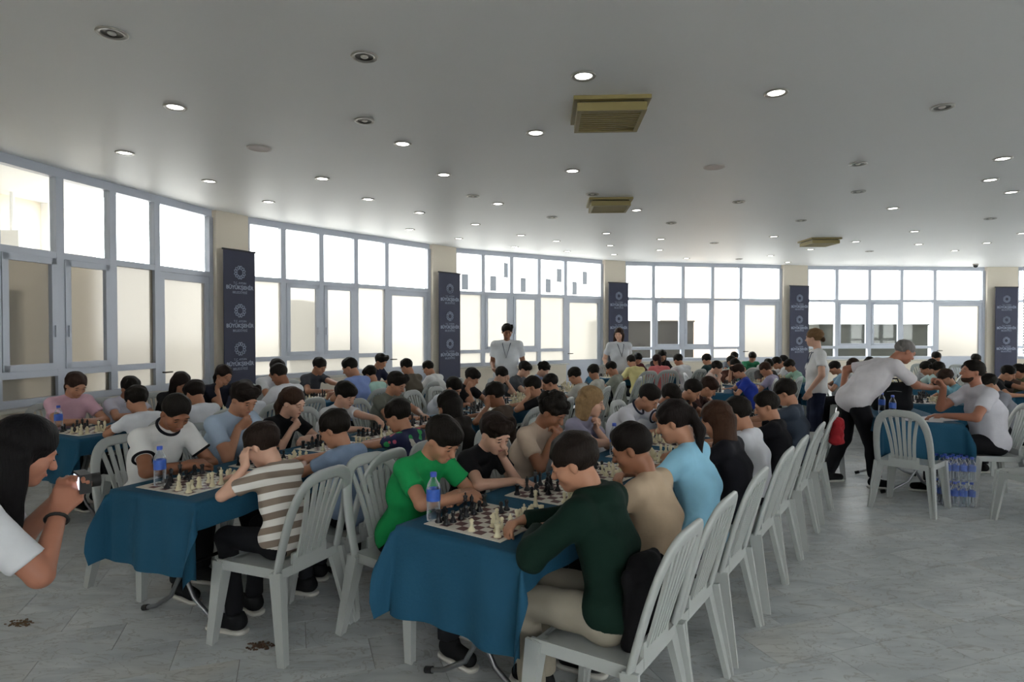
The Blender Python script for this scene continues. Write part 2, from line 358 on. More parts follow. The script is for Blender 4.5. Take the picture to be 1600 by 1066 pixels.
# the side behind the camera: more bays of the same glazing
m = MB(); m.bar((20.4, 2.2, CEIL / 2), (20.2, 1.0, CEIL / 2), .22, CEIL); tag(m.obj('wall_pillar', beige_wall), kind='structure')
RB2 = [((20.2, 1.0), (19.6, -3.4)), ((19.0, -4), (14.6, -4)), ((14.0, -4), (9.6, -4)), ((9.0, -4), (4.6, -4)), ((4.0, -4), (-.4, -4)), ((-1.0, -4), (-5.4, -4)), ((-5.8, -3.5), (-5.75, -.3))]
for k, (a, b) in enumerate(RB2):
    if k in (1, 3, 5):
        wall_strip('wall_back', [Vector((*a, 0)), Vector((*b, 0))], 0, CEIL, .2, beige_wall)
    else:
        P = simple_bay(11 + k, a, b); wall_strip('wall_back', P[:-1], 0, Z_SILL - .04, .16, beige_wall)
    q = RB2[k + 1][0] if k < len(RB2) - 1 else (-5.75, .1)
    m = MB(); m.bar((b[0], b[1], CEIL / 2), (q[0], q[1], CEIL / 2), .22, CEIL); tag(m.obj('wall_pillar', beige_wall), kind='structure')

# floor and ceiling
outline = [Vector((-5.9, -4.1, 0))] + [p for p in P0] + [p for P in BP for p in P] + [Vector((*p, 0)) for ab in RB for p in ab] + [Vector((19.6, -4.1, 0))]
def slab(name, z0, z1, m, grow=1.0):
    cx = sum((p.x for p in outline)) / len(outline); cy = sum((p.y for p in outline)) / len(outline); n = len(outline)
    pts = []
    for p in outline:
        d = Vector((p.x - cx, p.y - cy, 0)).normalized(); pts.append((p.x + d.x * grow, p.y + d.y * grow))
    v = [(x, y, z0) for x, y in pts] + [(x, y, z1) for x, y in pts]
    f = [tuple(range(n)), tuple(range(2 * n - 1, n - 1, -1))] + [(i, i + n, (i + 1) % n + n, (i + 1) % n) for i in range(n)]
    return tag(MB().add(v, f).obj(name, m), kind='structure')
slab('ceiling', CEIL, CEIL + .15, mat('ceiling_paint', 'ebebea', .5, var=.02, scale=1, spec=.4), .25)
floor = slab('floor', -.15, -.004, mat('grout', '7c7a76', .8), .25)
# marble slabs of the floor
tiles = []
ca, sa = math.cos(R(19.5)), math.sin(R(19.5)); TW, TH = .62, .31
def in_room(x, y):
    ins = False; n = len(outline); j = n - 1
    for i in range(n):
        a, b = outline[i], outline[j]
        if (a.y > y) != (b.y > y) and x < (b.x - a.x) * (y - a.y) / (b.y - a.y) + a.x: ins = not ins
        j = i
    return ins
for j in range(-75, 75):
    for i in range(-30, 60):
        lx = (i + (.5 if j % 2 else 0)) * TW; ly = j * TH; x = lx * ca - ly * sa; y = lx * sa + ly * ca + 2
        if -4.3 < y < 18 and -6 < x < 21.2 and (in_room(x, y)): tiles.append((x, y))
def vis(p): return p[1] > 2.6 and abs(p[0]) < p[1] * .86 + .3
tiles.sort(key=lambda p: (0 if vis(p) else 1, p[0] ** 2 + p[1] ** 2))
def tile_box(mb, cx=0, cy=0, rot=False):
    hx, hy = TW / 2 - .0015, TH / 2 - .0015; c = []
    for z in (-.012, 0):
        for x, y in ((-hx, -hy), (hx, -hy), (hx, hy), (-hx, hy)):
            c.append((cx + x * ca - y * sa, cy + x * sa + y * ca, z) if rot else (x, y, z))
    mb.hexa(c)
mb = MB(); tile_box(mb); tile_me = mb.mesh('tile')
for x, y in tiles[:300]: put('tile', tile_me, marble(), floor, (x, y, 0), R(19.5))
mb = MB()
for x, y in tiles[300:]: tile_box(mb, x, y, True)
tag(mb.obj('tile_field', marble(), floor), kind='stuff')

# ------------------------------------------------------------------ outside the windows
cream = mat('cream_render', 'e6dccb', .8, var=.03, scale=1); white_r = mat('white_render', 'ecebe8', .8)
g = MB(); g.box(-60, 60, -40, 90, -.5, -.2); tag(g.obj('ground', mat('paving', 'bab8b4', .8, var=.1, scale=.5)), kind='structure')
def ext_wall(name, a, b, z1, m, label):
    o = MB(); a = Vector((*a, 0)); b = Vector((*b, 0)); o.bar((a.x, a.y, z1 / 2 - .1), (b.x, b.y, z1 / 2 - .1), .3, z1 + .2); return tag(o.obj(name, m), label, 'wall')
wl = empty('garden_wall', (-9.0, 5, 0)); tag(wl, 'tall cream rendered wall outside the left windows', 'wall')
m = MB(); m.bar((-.3, -9, 2.0), (1.3, 6.2, 2.0), .3, 4.4); m.obj('wall_body', cream, wl)
for q in (.60, .68, .86, .93):
    x = -.3 + 1.6 * q + .2; y = -9 + 15.2 * q; m = MB(); m.box(x - .06, x + .06, y - .1, y + .1, -.1, 3.7); m.obj('pilaster', white_r, wl)
m = MB(); m.hexa([(-.6, -9, 3.7), (3.0, -9, 3.7), (3.9, 3.3, 3.7), (1.1, 6.2, 3.7), (-.6, -9, 3.85), (3.0, -9, 3.85), (3.9, 3.3, 3.85), (1.1, 6.2, 3.85)]); m.obj('porch_roof', white_r, wl)
m = MB(); m.box(-.35, .35, -.15, .15, 0, .35); au = m.obj('air_conditioner', white_r, wl, (1.4, 4.2, 2.75))
m = MB(); m.tube([(.1, .05, .35), (.1, .05, .95)], .03); m.obj('pipe', white_r, au)
# house with small windows seen through the third bay
hs = empty('white_house', (-.5, 40, 0)); tag(hs, 'white house with small grey windows outside the far windows', 'house')
hd = Vector((5.76, 5.9, 0)).normalized(); hn = Vector((hd.y, -hd.x, 0))
m = MB(); m.bar(hd * -6 + Vector((0, 0, 4.4)), hd * 10 + Vector((0, 0, 4.4)), .4, 9); m.obj('wall_body', white_r, hs)
for (px, py) in ((723, 441), (767, 443.5), (788, 423), (814, 446), (853, 447), (870, 431), (894, 451), (910, 435)):
    s_ = (px - 800) / 960; k = (s_ * 40 + .5) / (hd.x - s_ * hd.y); c = hd * k; dep = 40 + c.y; z = 1.62 + (517 - py) / 960 * dep
    m = MB(); m.bar(c + hn * .17 + Vector((0, 0, z - .47)), c + hn * .17 + Vector((0, 0, z + .47)), .5, .12, up=hn); m.obj('window', mat('far_window', '34373b', .5, spec=.1), hs)
# things standing outside close to the panes
def outside(name, x0, x1, y0, y1, h, col, label, cat):
    e_ = empty(name, ((x0 + x1) / 2, (y0 + y1) / 2, -.2)); tag(e_, label, cat); dx, dy = (x1 - x0) / 2, (y1 - y0) / 2
    m = MB(); m.box(-dx, dx, -dy, dy, .08, h); m.obj('body', mat('out_' + col, col, .8, var=.1, scale=2), e_)
    m = MB(); m.box(-dx - .03, dx + .03, -dy - .03, dy + .03, h, h + .05); m.obj('top_edge', mat('out_' + col, col, .8), e_)
    for sx in (-.8, .8):
        m = MB(); m.box(sx * dx - .05, sx * dx + .05, -.1, .1, 0, .08); m.obj('foot', mat('dark_metal', '5a564e', .4, .7), e_)
    return e_
outside('screen_fence', -6.6, -6.45, 6.0, 8.1, 2.3, '5a5b54', 'grey screen panel standing outside the left windows', 'screen')
outside('screen_fence', -4.2, -4.0, 11.6, 12.6, 2.35, '4a4b45', 'pale grey screen panel outside the second window bay', 'screen')
outside('storage_container', 2.5, 5.5, 18.6, 20.2, 2.08, '211f1c', 'dark grey storage container outside the far windows', 'container')
outside('storage_container', 9.6, 13.0, 19.2, 21.0, 1.98, '262923', 'grey green storage container outside the far right windows', 'container')
ext_wall('boundary_wall', (5.8, 24), (8.4, 23), 7, mat('peach_render', 'd9c0a6', .8), 'peach coloured wall rising behind the far door')

# ------------------------------------------------------------------ implicit surfaces for bodies and clothes
class Field:
    def __init__(s, lo, hi, h):
        s.h = h; s.o = np.array(lo, np.float32) - 3 * h
        n = np.ceil((np.array(hi) - np.array(lo)) / h).astype(int) + 7
        s.n = n; s.a = np.full(n, 1.0, np.float32)
    def _loc(s, lo, hi):
        i0 = np.maximum(np.floor((np.array(lo) - s.o) / s.h).astype(int), 0); i1 = np.minimum(np.ceil((np.array(hi) - s.o) / s.h).astype(int) + 1, s.n)
        if (i1 <= i0).any(): return None
        sl = tuple(slice(a, b) for a, b in zip(i0, i1))
        g = [(s.o[k] + s.h * np.arange(i0[k], i1[k])).astype(np.float32) for k in range(3)]
        return sl, g[0][:, None, None], g[1][None, :, None], g[2][None, None, :]
    def _mix(s, sl, d, k, sub=False):
        a = s.a[sl]
        if sub: d = -d; hh = np.maximum(k - np.abs(a - d), 0) / k; s.a[sl] = np.maximum(a, d) + hh * hh * k / 4
        else: hh = np.maximum(k - np.abs(a - d), 0) / k; s.a[sl] = np.minimum(a, d) - hh * hh * k / 4
    def cap(s, a, b, r1, r2=None, k=.02, cut=None, noise=0.0):
        r2 = r1 if r2 is None else r2; a = np.array(a, np.float32); b = np.array(b, np.float32); m = max(r1, r2) + k + 2 * s.h
        q = s._loc(np.minimum(a, b) - m, np.maximum(a, b) + m)
        if q is None: return
        sl, x, y, z = q; ab = b - a; L2 = float(ab @ ab) + 1e-9
        t = np.clip(((x - a[0]) * ab[0] + (y - a[1]) * ab[1] + (z - a[2]) * ab[2]) / L2, 0, 1)
        d = np.sqrt((x - a[0] - t * ab[0]) ** 2 + (y - a[1] - t * ab[1]) ** 2 + (z - a[2] - t * ab[2]) ** 2) - (r1 + (r2 - r1) * t)
        if noise: d = d + noise * (np.sin(31 * x + 9 * z + 2 * np.sin(17 * y)) * np.sin(27 * y - 14 * z) + .6 * np.sin(46 * z + 19 * x + 11 * y))
        if cut is not None:
            p, n = cut; d = np.maximum(d, (x - p[0]) * n[0] + (y - p[1]) * n[1] + (z - p[2]) * n[2])
        s._mix(sl, d, k)
    def ell(s, c, r, M=None, k=.02, sub=False, noise=0.0, nf=1.0, cut=None):
        c = np.array(c, np.float32); R_ = max(r) + k + 2 * s.h; q = s._loc(c - R_, c + R_)
        if q is None: return
        sl, x, y, z = q; x = x - c[0]; y = y - c[1]; z = z - c[2]
        if M is None: u, v, w = x, y, z
        else: u, v, w = (M[0][i] * x + M[1][i] * y + M[2][i] * z for i in range(3))   # columns of M are the axes
        k0 = np.sqrt((u / r[0]) ** 2 + (v / r[1]) ** 2 + (w / r[2]) ** 2); k1 = np.sqrt((u / r[0] ** 2) ** 2 + (v / r[1] ** 2) ** 2 + (w / r[2] ** 2) ** 2) + 1e-6
        d = k0 * (k0 - 1) / k1
        if noise:
            d = d + noise * (np.sin(nf * (70 * u + 30 * w)) * np.sin(nf * (64 * v + 22 * u)) + .7 * np.sin(nf * (110 * w + 50 * u + 35 * v)))
        if cut is not None:
            p, n = cut; d = np.maximum(d, (x + c[0] - p[0]) * n[0] + (y + c[1] - p[1]) * n[1] + (z + c[2] - p[2]) * n[2])
        s._mix(sl, d, k, sub)
    def plane(s, p, n):   # keep the side against the normal
        x = s.o[0] + s.h * np.arange(s.n[0])[:, None, None]; y = s.o[1] + s.h * np.arange(s.n[1])[None, :, None]; z = s.o[2] + s.h * np.arange(s.n[2])[None, None, :]
        s.a = np.maximum(s.a, ((x - p[0]) * n[0] + (y - p[1]) * n[1] + (z - p[2]) * n[2]).astype(np.float32))
    def mesh(s, name):
        a = s.a; b = a < 0; sh = tuple(np.array(a.shape) - 1); c = np.zeros(sh, np.int8)
        CO = [(i, j, k) for i in (0, 1) for j in (0, 1) for k in (0, 1)]
        S = lambda A, o: A[o[0]:o[0] + sh[0], o[1]:o[1] + sh[1], o[2]:o[2] + sh[2]]
        for o in CO: c += S(b, o)
        mixed = (c > 0) & (c < 8); ii = np.nonzero(mixed); N = len(ii[0])
        idx = np.full(sh, -1, np.int32); idx[ii] = np.arange(N)
        val = {o: a[ii[0] + o[0], ii[1] + o[1], ii[2] + o[2]] for o in CO}
        acc = np.zeros((N, 3), np.float32); cnt = np.zeros(N, np.float32)
        for o in CO:
            for ax in range(3):
                if o[ax] == 0:
                    p = list(o); p[ax] = 1; p = tuple(p); va, vb = val[o], val[p]; x = (va < 0) != (vb < 0)
                    t = va / np.where(va == vb, 1, va - vb)
                    for d in range(3): acc[:, d] += np.where(x, o[d] + (t if d == ax else 0), 0)
                    cnt += x
        v = (np.stack(ii, 1) + acc / np.maximum(cnt, 1)[:, None]) * s.h + s.o
        F = []
        for ax in range(3):
            p, q = [(1, 2), (2, 0), (0, 1)][ax]
            s0 = [slice(1, -1)] * 3; s1 = [slice(1, -1)] * 3; s0[ax] = slice(0, -1); s1[ax] = slice(1, None)
            b0, b1 = b[tuple(s0)], b[tuple(s1)]; e = np.nonzero(b0 != b1)
            if not len(e[0]): continue
            base = [e[0] + 1, e[1] + 1, e[2] + 1]; base[ax] = e[ax]
            def cell(dp, dq):
                i = list(base); i[p] = i[p] + dp; i[q] = i[q] + dq; return idx[i[0], i[1], i[2]]
            quad = np.stack([cell(-1, -1), cell(0, -1), cell(0, 0), cell(-1, 0)], 1)
            flip = ~b0[e]; quad[flip] = quad[flip][:, ::-1]; F.append(quad)
        F = np.concatenate(F); F = F[(F >= 0).all(1)]
        return mesh_np(name, v, F)

V = lambda *p: np.array(p, np.float64)
def nrm(v): v = np.array(v, float); return v / (np.linalg.norm(v) + 1e-9)
def rotm(yaw, pitch, roll=0.0):   # columns: right, forward, up; yaw to the person's left, pitch downward
    cy, sy = math.cos(yaw), math.sin(yaw); cp, sp = math.cos(pitch), math.sin(pitch); cr, sr = math.cos(roll), math.sin(roll)
    r = V(cy, sy, 0); f0 = V(-sy, cy, 0); u0 = V(0, 0, 1); f = f0 * cp - u0 * sp; u = u0 * cp + f0 * sp
    r2 = r * cr - u * sr; u2 = u * cr + r * sr
    return np.stack([r2, f, u2], 1)
def ik(S, T, l1, l2, pole):
    S = V(*S); T = V(*T); d = T - S; L = np.linalg.norm(d); mx = (l1 + l2) * .995
    if L > mx: T = S + d / L * mx; L = mx; d = T - S
    L = max(L, abs(l1 - l2) + .01); a = (l1 * l1 - l2 * l2 + L * L) / (2 * L); h = math.sqrt(max(l1 * l1 - a * a, 0)); n = d / (np.linalg.norm(d) + 1e-9)
    p = V(*pole); p = nrm(p - n * (p @ n)); return S + n * a + p * h, T

# ---- poses: joints of a person facing +Y, feet on z = 0
def seated(s=1.0, lean=18, hp=30, hy=0, pose='folded', tw=0, side=0, hs=1.0, feet=0.0, seat=.455):
    j = {'s': s, 'hs': hs}; a = R(lean); hip = V(0, -.02, seat + .085 * s)
    def dirv(k): return nrm(V(math.sin(R(side)), math.sin(a * k), math.cos(a * k)))
    chest = hip + dirv(.55) * .26 * s; neck = chest + dirv(1.35) * .215 * s
    j['hip'], j['chest'], j['neck'] = hip, chest, neck
    tx = V(math.cos(R(tw)), math.sin(R(tw)), 0); fw = V(-math.sin(R(tw)), math.cos(R(tw)), 0)
    sd = neck - dirv(1.2) * .05 * s
    j['sh'] = {1: sd + tx * .147 * s, -1: sd - tx * .147 * s}; j['tx'] = tx; j['fw'] = fw
    Mh = rotm(R(hy + tw), R(hp)); j['M'] = Mh
    nt = neck + nrm(dirv(1.5) * 1.0) * .055 * s; j['necktop'] = nt
    hc = nt + Mh[:, 2] * .088 * hs + Mh[:, 1] * .03 * hs; j['head'] = hc
    l1, l2 = .265 * s, .235 * s; j['el'], j['wr'], j['hd'], j['hn'], j['curl'] = {}, {}, {}, {}, {}
    H = lambda r, f, u: hc + (Mh @ V(r, f, u)) * hs
    tz = .782
    P = {}
    flat = lambda q: dict(T=V(q * .09, .43, tz), pole=(q * 1.0, -.35, -.25), d=(-q * .5, .8, -.05), n=(0, 0, -1), c=.35)
    fold = lambda q: dict(T=V(q * .03, .38 + .05 * q, tz + (.012 if q > 0 else .0)), pole=(q * 1.0, -.3, -.3), d=(-q, .25, 0), n=(0, -.3, -1), c=.6)
    lap = lambda q: dict(T=V(q * .07, .24, seat + .20), pole=(q, -.6, -.2), d=(-q * .6, .7, -.3), n=(0, 0, -1), c=.5)
    cheek = lambda q: dict(T=H(q * .078, .035, -.135), pole=(q * .35, .6, -1), d=Mh @ V(-q * .15, .1, 1), n=Mh @ V(-q, .1, 0), c=1.1)
    chin = lambda q: dict(T=H(q * .03, .075, -.19), pole=(q * .6, .5, -1), d=Mh @ V(-q * .5, .25, .8), n=Mh @ V(-q * .3, -1, 0), c=1.1)
    temple = lambda q: dict(T=H(q * .115, .06, -.07), pole=(q * .5, .6, -1), d=Mh @ V(-q * .25, -.1, 1), n=Mh @ V(-q, -.2, 0), c=.7)
    face = lambda q: dict(T=H(q * .045, .11, -.16), pole=(q * .8, .4, -1), d=Mh @ V(-q * .3, .0, 1), n=Mh @ V(-q * .2, -1, 0), c=1.2)
    reach = lambda q: dict(T=V(-q * .02, .62, .86), pole=(q, -.3, -.7), d=(-q * .1, .8, -.5), n=(0, -.4, -1), c=.8)
    hold = lambda q: dict(T=V(q * .06, .40, tz + .06), pole=(q, -.2, -.6), d=(-q * .6, .5, .5), n=(0, .3, -1), c=.9)
    tbl = {'folded': (fold, fold), 'flat': (flat, flat), 'lap': (lap, lap), 'cheekR': (cheek, flat), 'cheekL': (flat, cheek), 'chinR': (chin, fold), 'chinL': (fold, chin),
           'templeR': (temple, flat), 'templeL': (flat, temple), 'face': (face, face), 'reachR': (reach, flat), 'reachL': (flat, reach), 'hold': (hold, fold)}
    for q, fn in zip((1, -1), tbl[pose]): P[q] = fn(q)
    for q in (1, -1):
        p = P[q]; E, W = ik(j['sh'][q], p['T'], l1, l2, p['pole'])
        if 'n' in p and pose in ('folded', 'flat', 'chinR', 'chinL', 'cheekR', 'cheekL') and E[2] < .785 and E[1] > .3: E[2] = .785
        j['el'][q], j['wr'][q] = E, W; j['hd'][q] = nrm(p['d']); j['hn'][q] = nrm(p['n']); j['curl'][q] = p['c']
    j['hj'], j['kn'], j['an'], j['toe'] = {}, {}, {}, {}
    for q in (1, -1):
        j['hj'][q] = hip + V(q * .088 * s, 0, -.01); j['kn'][q] = V(q * .115, .36 * s, seat + .06)
        j['an'][q] = V(q * .105, .36 * s + feet + .05 * q, .085); j['toe'][q] = nrm(V(q * .15, 1, 0))
    return j
def standing(h=1.65, hp=5, hy=0, arms=None, tw=0):
    s = h / 1.5; j = {'s': s * .97, 'hs': 1.04, 'girth': .95}; hip = V(0, 0, .525 * h); chest = hip + V(0, -.01, .165 * h); neck = hip + V(0, -.015, .315 * h)
    j['hip'], j['chest'], j['neck'] = hip, chest, neck; tx = V(1, 0, 0); j['tx'] = tx; j['fw'] = V(0, 1, 0)
    sd = neck - V(0, 0, .05 * s); j['sh'] = {q: sd + tx * q * .165 * s for q in (1, -1)}
    Mh = rotm(R(hy), R(hp)); j['M'] = Mh; nt = neck + V(0, .01, .06 * s); j['necktop'] = nt; j['head'] = nt + Mh[:, 2] * .09 + Mh[:, 1] * .03
    j['el'], j['wr'], j['hd'], j['hn'], j['curl'] = {}, {}, {}, {}, {}
    for q in (1, -1):
        T, pole, d = (arms or {}).get(q, (sd + V(q * .2 * s, .03, -.47 * s), (q * .3, -1, 0), (0, .1, -1)))
        E, W = ik(j['sh'][q], T, .265 * s, .235 * s, pole); j['el'][q], j['wr'][q] = E, W; j['hd'][q] = nrm(d); j['hn'][q] = nrm((-q, 0, 0)); j['curl'][q] = .5
    j['hj'], j['kn'], j['an'], j['toe'] = {}, {}, {}, {}
    for q in (1, -1):
        j['hj'][q] = hip + V(q * .09 * s, 0, -.01); j['kn'][q] = V(q * .1, .02, .285 * h); j['an'][q] = V(q * .1, -.02, .085); j['toe'][q] = nrm(V(q * .2, 1, 0))
    return j
def bounds(j):
    pts = [j['hip'], j['chest'], j['neck'], j['head']] + [p for k in ('sh', 'el', 'wr', 'hj', 'kn', 'an') for p in j[k].values()]
    p = np.array(pts); return p.min(0) - .2, p.max(0) + .2
def hand(F, W, d, n, q, s, c, fine):
    sv = nrm(np.cross(d, n)) * (1 if q > 0 else -1); k = .008
    if not fine:
        F.cap(W, W + d * .07 * s, .026 * s, .03 * s, k=.015); F.cap(W + d * .07 * s, W + nrm(d + n * c * .8) * .125 * s, .026 * s, .018 * s, k=.015); F.cap(W + d * .02, W + d * .06 * s - sv * .045 * s, .014, .012, k=.012); return
    for i in range(4):
        of = sv * (i - 1.5) * .0185 * s; K = W + d * (.082 - .004 * abs(i - 1.3)) * s + of; F.cap(W + of * .55 + d * .01, K, .0145 * s, .0125 * s, k=.012)
        L = (.040, .046, .043, .034)[3 - i] * s; d1 = nrm(d * math.cos(c) + n * math.sin(c)); d2 = nrm(d * math.cos(c * 2.1) + n * math.sin(c * 2.1)); d3 = nrm(d * math.cos(c * 2.9) + n * math.sin(c * 2.9))
        A = K + d1 * L; B = A + d2 * L * .62; F.cap(K, A, .0098 * s, .009 * s, k=.004); F.cap(A, B, .009 * s, .0082 * s, k=.004); F.cap(B, B + d3 * L * .45, .0082 * s, .007 * s, k=.004)
    t0 = W + d * .02 * s - sv * .024 * s; t1 = t0 + nrm(d * .8 - sv * .65 + n * .3) * .042 * s; F.cap(t0, t1, .0135 * s, .011 * s, k=.01); F.cap(t1, t1 + nrm(d + n * .5 * c) * .034 * s, .0105 * s, .0085 * s, k=.006)
def torso(F, j, g, noise=0.0, k=.05, fat=1.0):
    s, tx = j['s'] * j.get('girth', .87), j['tx']; h, c, n = j['hip'], j['chest'], j['neck']
    F.cap(h, c, .086 * s * fat + g, .09 * s * fat + g, k=k, noise=noise); F.cap(c, n - (n - c) * .3, .09 * s * fat + g, .06 * s + g, k=k, noise=noise)
    for q in (-1, 1):
        F.cap(h + tx * q * .055 * s, c + tx * q * .068 * s + j['fw'] * .01, .080 * s * fat + g, .082 * s * fat + g, k=k, noise=noise)
        F.cap(c + tx * q * .068 * s, j['sh'][q] * .72 + n * .28 - (n - c) * .22, .082 * s * fat + g, .052 * s + g, k=k, noise=noise)
        F.cap(n - (n - c) * .1, j['sh'][q], .045 * s + g, .05 * s + g, k=.03)
def body_mesh(j, vox, fine):
    lo, hi = bounds(j); F = Field(lo, hi, vox); s, hs, M, hc = j['s'], j['hs'], j['M'], j['head']
    torso(F, j, 0.0); F.cap(j['hj'][-1], j['hj'][1], .085 * s, k=.04)
    F.cap(j['neck'] - (j['neck'] - j['chest']) * .12, j['necktop'] + M[:, 2] * .02, .043 * s, .039 * s, k=.03)
    H = lambda r, f, u: hc + (M @ V(r, f, u)) * hs
    E = lambda c, r, k=.02, sub=False: F.ell(H(*c), tuple(v * hs for v in r), M, k, sub)
    F.cap(j['necktop'], H(0, -.02, -.05), .039 * s, .041 * s, k=.025)
    E((0, -.01, .032), (.072, .09, .08)); E((0, .022, -.035), (.057, .06, .068), .03); E((0, .06, -.082), (.024, .022, .02), .03)
    for q in (-1, 1): E((q * .036, .052, -.028), (.026, .026, .026), .02); E((q * .073, -.006, -.008), (.010, .016, .026), .008); E((q * .027, .075, .022), (.026, .014, .01), .015)
    if vox < .013:
        for q in (-1, 1): E((q * .032, .097, .004), (.019, .018, .013), .012, True); E((q * .032, .0765, .003), (.014, .011, .011), .006)
    F.cap(H(0, .082, .008), H(0, .102, -.026), .008, .0125, k=.014); E((0, .098, -.029), (.017, .011, .009), .008)
    E((0, .08, -.052), (.022, .010, .007), .008); E((0, .078, -.062), (.019, .010, .008), .008)
    for q in (-1, 1):
        F.cap(j['sh'][q], j['el'][q], .046 * s, .037 * s, k=.03); F.cap(j['el'][q], j['wr'][q], .038 * s, .025 * s, k=.012); hand(F, j['wr'][q], j['hd'][q], j['hn'][q], q, s, j['curl'][q], fine)
        F.cap(j['hj'][q], j['hj'][q] * .8 + j['kn'][q] * .2, .078 * s, .07 * s, k=.04)
    return F.mesh('body')
def shirt_mesh(j, vox, sleeve=.62, hood=False, loose=0.0, fat=1.0):
    lo, hi = bounds(j); F = Field(lo, hi, vox); s = j['s']; g = .013 + loose; n = j['neck']
    torso(F, j, g, noise=.005, k=.06, fat=fat); F.cap(j['hj'][-1] + V(0, 0, .02), j['hj'][1] + V(0, 0, .012), .096 * s + g * .8, k=.05, noise=.003)
    for q in (1, -1):
        S, E, W = j['sh'][q], j['el'][q], j['wr'][q]
        if sleeve <= 1:
            e = S + (E - S) * sleeve; d = nrm(E - S); F.cap(S, e + d * .03, .050 * s + g * .5, .047 * s + g * .8, k=.03, cut=(e, d), noise=.003)
        else:
            F.cap(S, E, .056 * s + g, .05 * s + g, k=.03, noise=.004); d = nrm(W - E); F.cap(E, W + d * .02, .05 * s + g * .8, .036 * s + g * .5, k=.02, cut=(W, d), noise=.004)
    M = j['M']
    F.ell(j['neck'] + nrm(j['necktop'] - j['neck']) * .075 * s + j['fw'] * .025, (.058 * s, .062 * s, .062 * s), None, .02, sub=True)
    if hood:
        b = j['neck'] - j['fw'] * .055
        for q in (-1, 1): F.cap(b + j['tx'] * q * .03 + V(0, 0, .005), j['neck'] + j['tx'] * q * .085 + j['fw'] * .02 + V(0, 0, .012), .04, .03, k=.03, noise=.004)
        F.ell(b + V(0, -.02, -.035), (.10, .045, .075), None, .04, noise=.003)
    return F.mesh('shirt')
def trousers_mesh(j, vox, shorts=False):
    lo, hi = bounds(j); F = Field(lo, hi, vox); s = j['s']; F.cap(j['hj'][-1] - V(0, 0, .012), j['hj'][1] - V(0, 0, .012), .092 * s, k=.05)
    for q in (1, -1):
        K, A = j['kn'][q], j['an'][q]; F.cap(j['hj'][q], K, .092 * s, .07 * s, k=.03, noise=.003)
        e = A + (K - A) * (.05 if not shorts else .7); d = nrm(A - K); F.cap(K, e + d * .03, .068 * s, .056 * s, k=.02, cut=(e, d), noise=.004)
    return F.mesh('trousers')
def shoe_meshes(j, q, vx=.012):
    A, t = j['an'][q], j['toe'][q]; F = Field(A - .2, A + .22, vx); b = V(A[0], A[1], 0)
    F.cap(b + V(0, 0, .062) - t * .025, b + V(0, 0, .05) + t * .14, .042, .036, k=.03); F.cap(b + V(0, 0, .06), A + V(0, 0, .02), .042, .045, k=.02, cut=(A + V(0, 0, .02), V(0, 0, 1))); F.plane((0, 0, .018), (0, 0, -1)); up = F.mesh('shoe')
    F = Field(b - .1 - abs(t) * .1, b + .1 + abs(t) * .2, .012); F.cap(b + V(0, 0, .02) - t * .03, b + V(0, 0, .02) + t * .15, .046, .04, k=.01); F.plane((0, 0, .024), (0, 0, 1)); F.plane((0, 0, 0.0), (0, 0, -1)); return up, F.mesh('sole')
